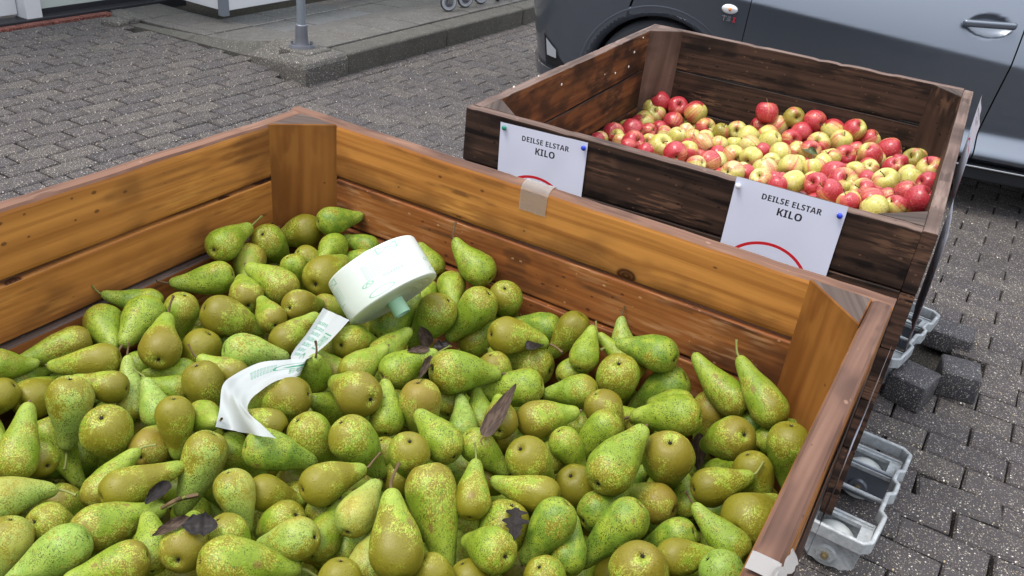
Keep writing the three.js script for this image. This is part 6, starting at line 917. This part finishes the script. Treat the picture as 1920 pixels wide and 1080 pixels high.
  const leaf = (name, key, w, label, mat, o = {}) => {
    const [a, b, d] = X.leaves[key].map((v) => V3(...v)), len = a.distanceTo(d), ctr = a.clone(), tl = thing(name, label, 'leaf', [ctr.x, ctr.y, ctr.z]);
    const cv = new THREE.QuadraticBezierCurve3(V3(), b.clone().multiplyScalar(2).sub(a.clone().add(d).multiplyScalar(0.5)).sub(a), d.clone().sub(a)), toC = camera.position.clone().sub(ctr).normalize(), up = toC.lerp(YUP, 0.45).applyAxisAngle(d.clone().sub(a).normalize(), o.turn || 0), NS = 22, NW = 8, pos = [], uv = [], idx = [], sd = o.seed || 1;
    for (let i = 0; i <= NS; i++) { const s = i / NS, q = cv.getPoint(s), tn = cv.getTangent(s), sx = tn.clone().cross(up).normalize(), n = sx.clone().cross(tn), wd = 0.8 * w * Math.pow(Math.sin(Math.PI * Math.pow(Math.min(1, s * 0.97 + 0.015), o.pow || 0.8)), 0.75) * (1 + (o.rag || 0.08) * (noise(s * 14, sd, 2) - 0.5) * 2); for (let k = 0; k <= NW; k++) { const e = k / NW * 2 - 1, rg = 1 - (o.rag || 0) * 0.6 * noise(s * 17, e > 0 ? 3 : 8, sd), v = q.clone().addScaledVector(sx, e * wd * rg).addScaledVector(n, (o.curl || 0.25) * wd * (e * e) + 0.002 * (noise(s * 8, e * 3, sd) - 0.5)); pos.push(v.x, v.y, v.z); uv.push(s, k / NW); } }
    for (let i = 0; i < NS; i++) for (let k = 0; k < NW; k++) { const f = i * (NW + 1) + k; idx.push(f, f + NW + 1, f + NW + 2, f, f + NW + 2, f + 1); }
    const g = new THREE.BufferGeometry(); g.setAttribute('position', new THREE.BufferAttribute(new Float32Array(pos), 3)); g.setAttribute('uv', new THREE.BufferAttribute(new Float32Array(uv), 2)); g.setIndex(idx); g.computeVertexNormals(); part(tl, 'blade', g, mat);
    if (o.petiole) { const dir = a.clone().sub(d).normalize(); part(tl, 'petiole', tube([[0, 0, 0], dir.clone().multiplyScalar(0.012).toArray(), dir.clone().multiplyScalar(o.petiole).add(V3(0.003, -0.004, 0)).toArray()], 0.0009, 10, 5), M.stem); } return tl;
  };
  leaf('dead_leaf', 'cluster1', 0.014, 'curled brown leaf standing in the middle of the leaf cluster', lm.brown, { curl: 0.5, seed: 3, petiole: 0.012 });
  leaf('dead_leaf', 'cluster2', 0.009, 'small black leaf at the right of the leaf cluster', lm.black, { curl: 0.6, seed: 5, rag: 0.3 });
  leaf('dead_leaf', 'cluster3', 0.007, 'narrow brown leaf at the left of the leaf cluster', lm.brown, { curl: 0.4, seed: 6 });
  leaf('dead_leaf', 'cluster4', 0.007, 'folded brown leaf hanging below the leaf cluster', lm.brown, { curl: 0.9, seed: 7 });
  leaf('dead_leaf', 'upright', 0.013, 'upright brown leaf with a pale petiole on a round pear', lm.brown, { curl: 0.3, seed: 8, pow: 0.55, petiole: 0.015 });
  leaf('dead_leaf', 'torn', 0.019, 'torn black leaf sticking to a pear near the bottom edge', lm.black, { curl: 0.1, seed: 9, rag: 0.7, pow: 0.6 });
  leaf('dead_leaf', 'twig1', 0.016, 'broad black leaf below the twig', lm.black, { curl: 0.25, seed: 10, rag: 0.2, pow: 1.2 });
  leaf('dead_leaf', 'twig2', 0.01, 'grey black leaf left above the twig', lm.black, { curl: 0.5, seed: 11 });
  leaf('dead_leaf', 'twig3', 0.007, 'long narrow brown leaf below the twig', lm.brown, { curl: 0.5, seed: 12 });
  leaf('dead_leaf', 'right', 0.014, 'wet grey leaf wedged between pears by the right rim', lm.brown, { curl: 0.2, seed: 13 });
  leaf('dead_leaf', 'mid', 0.012, 'dark leaf beneath the olive pear at the far board', lm.black, { curl: 0.2, seed: 14 });
  leaf('green_leaf', 'green', 0.014, 'single green leaf lying among the apples', lm.green, { curl: 0.4, seed: 15 });
  const tw = X.twig, tg2 = thing('twig', 'short brown twig among the pears at lower left', 'twig', tw[0]); part(tg2, 'shoot', tube(tw.map((v) => [v[0] - tw[0][0], v[1] - tw[0][1], v[2] - tw[0][2]]), 0.0024, 26, 7, (s) => 0.8 + 0.35 * s + 0.3 * (noise(s * 14, 1, 1) - 0.5)), M.stem);
}

renderer.render(scene, camera);
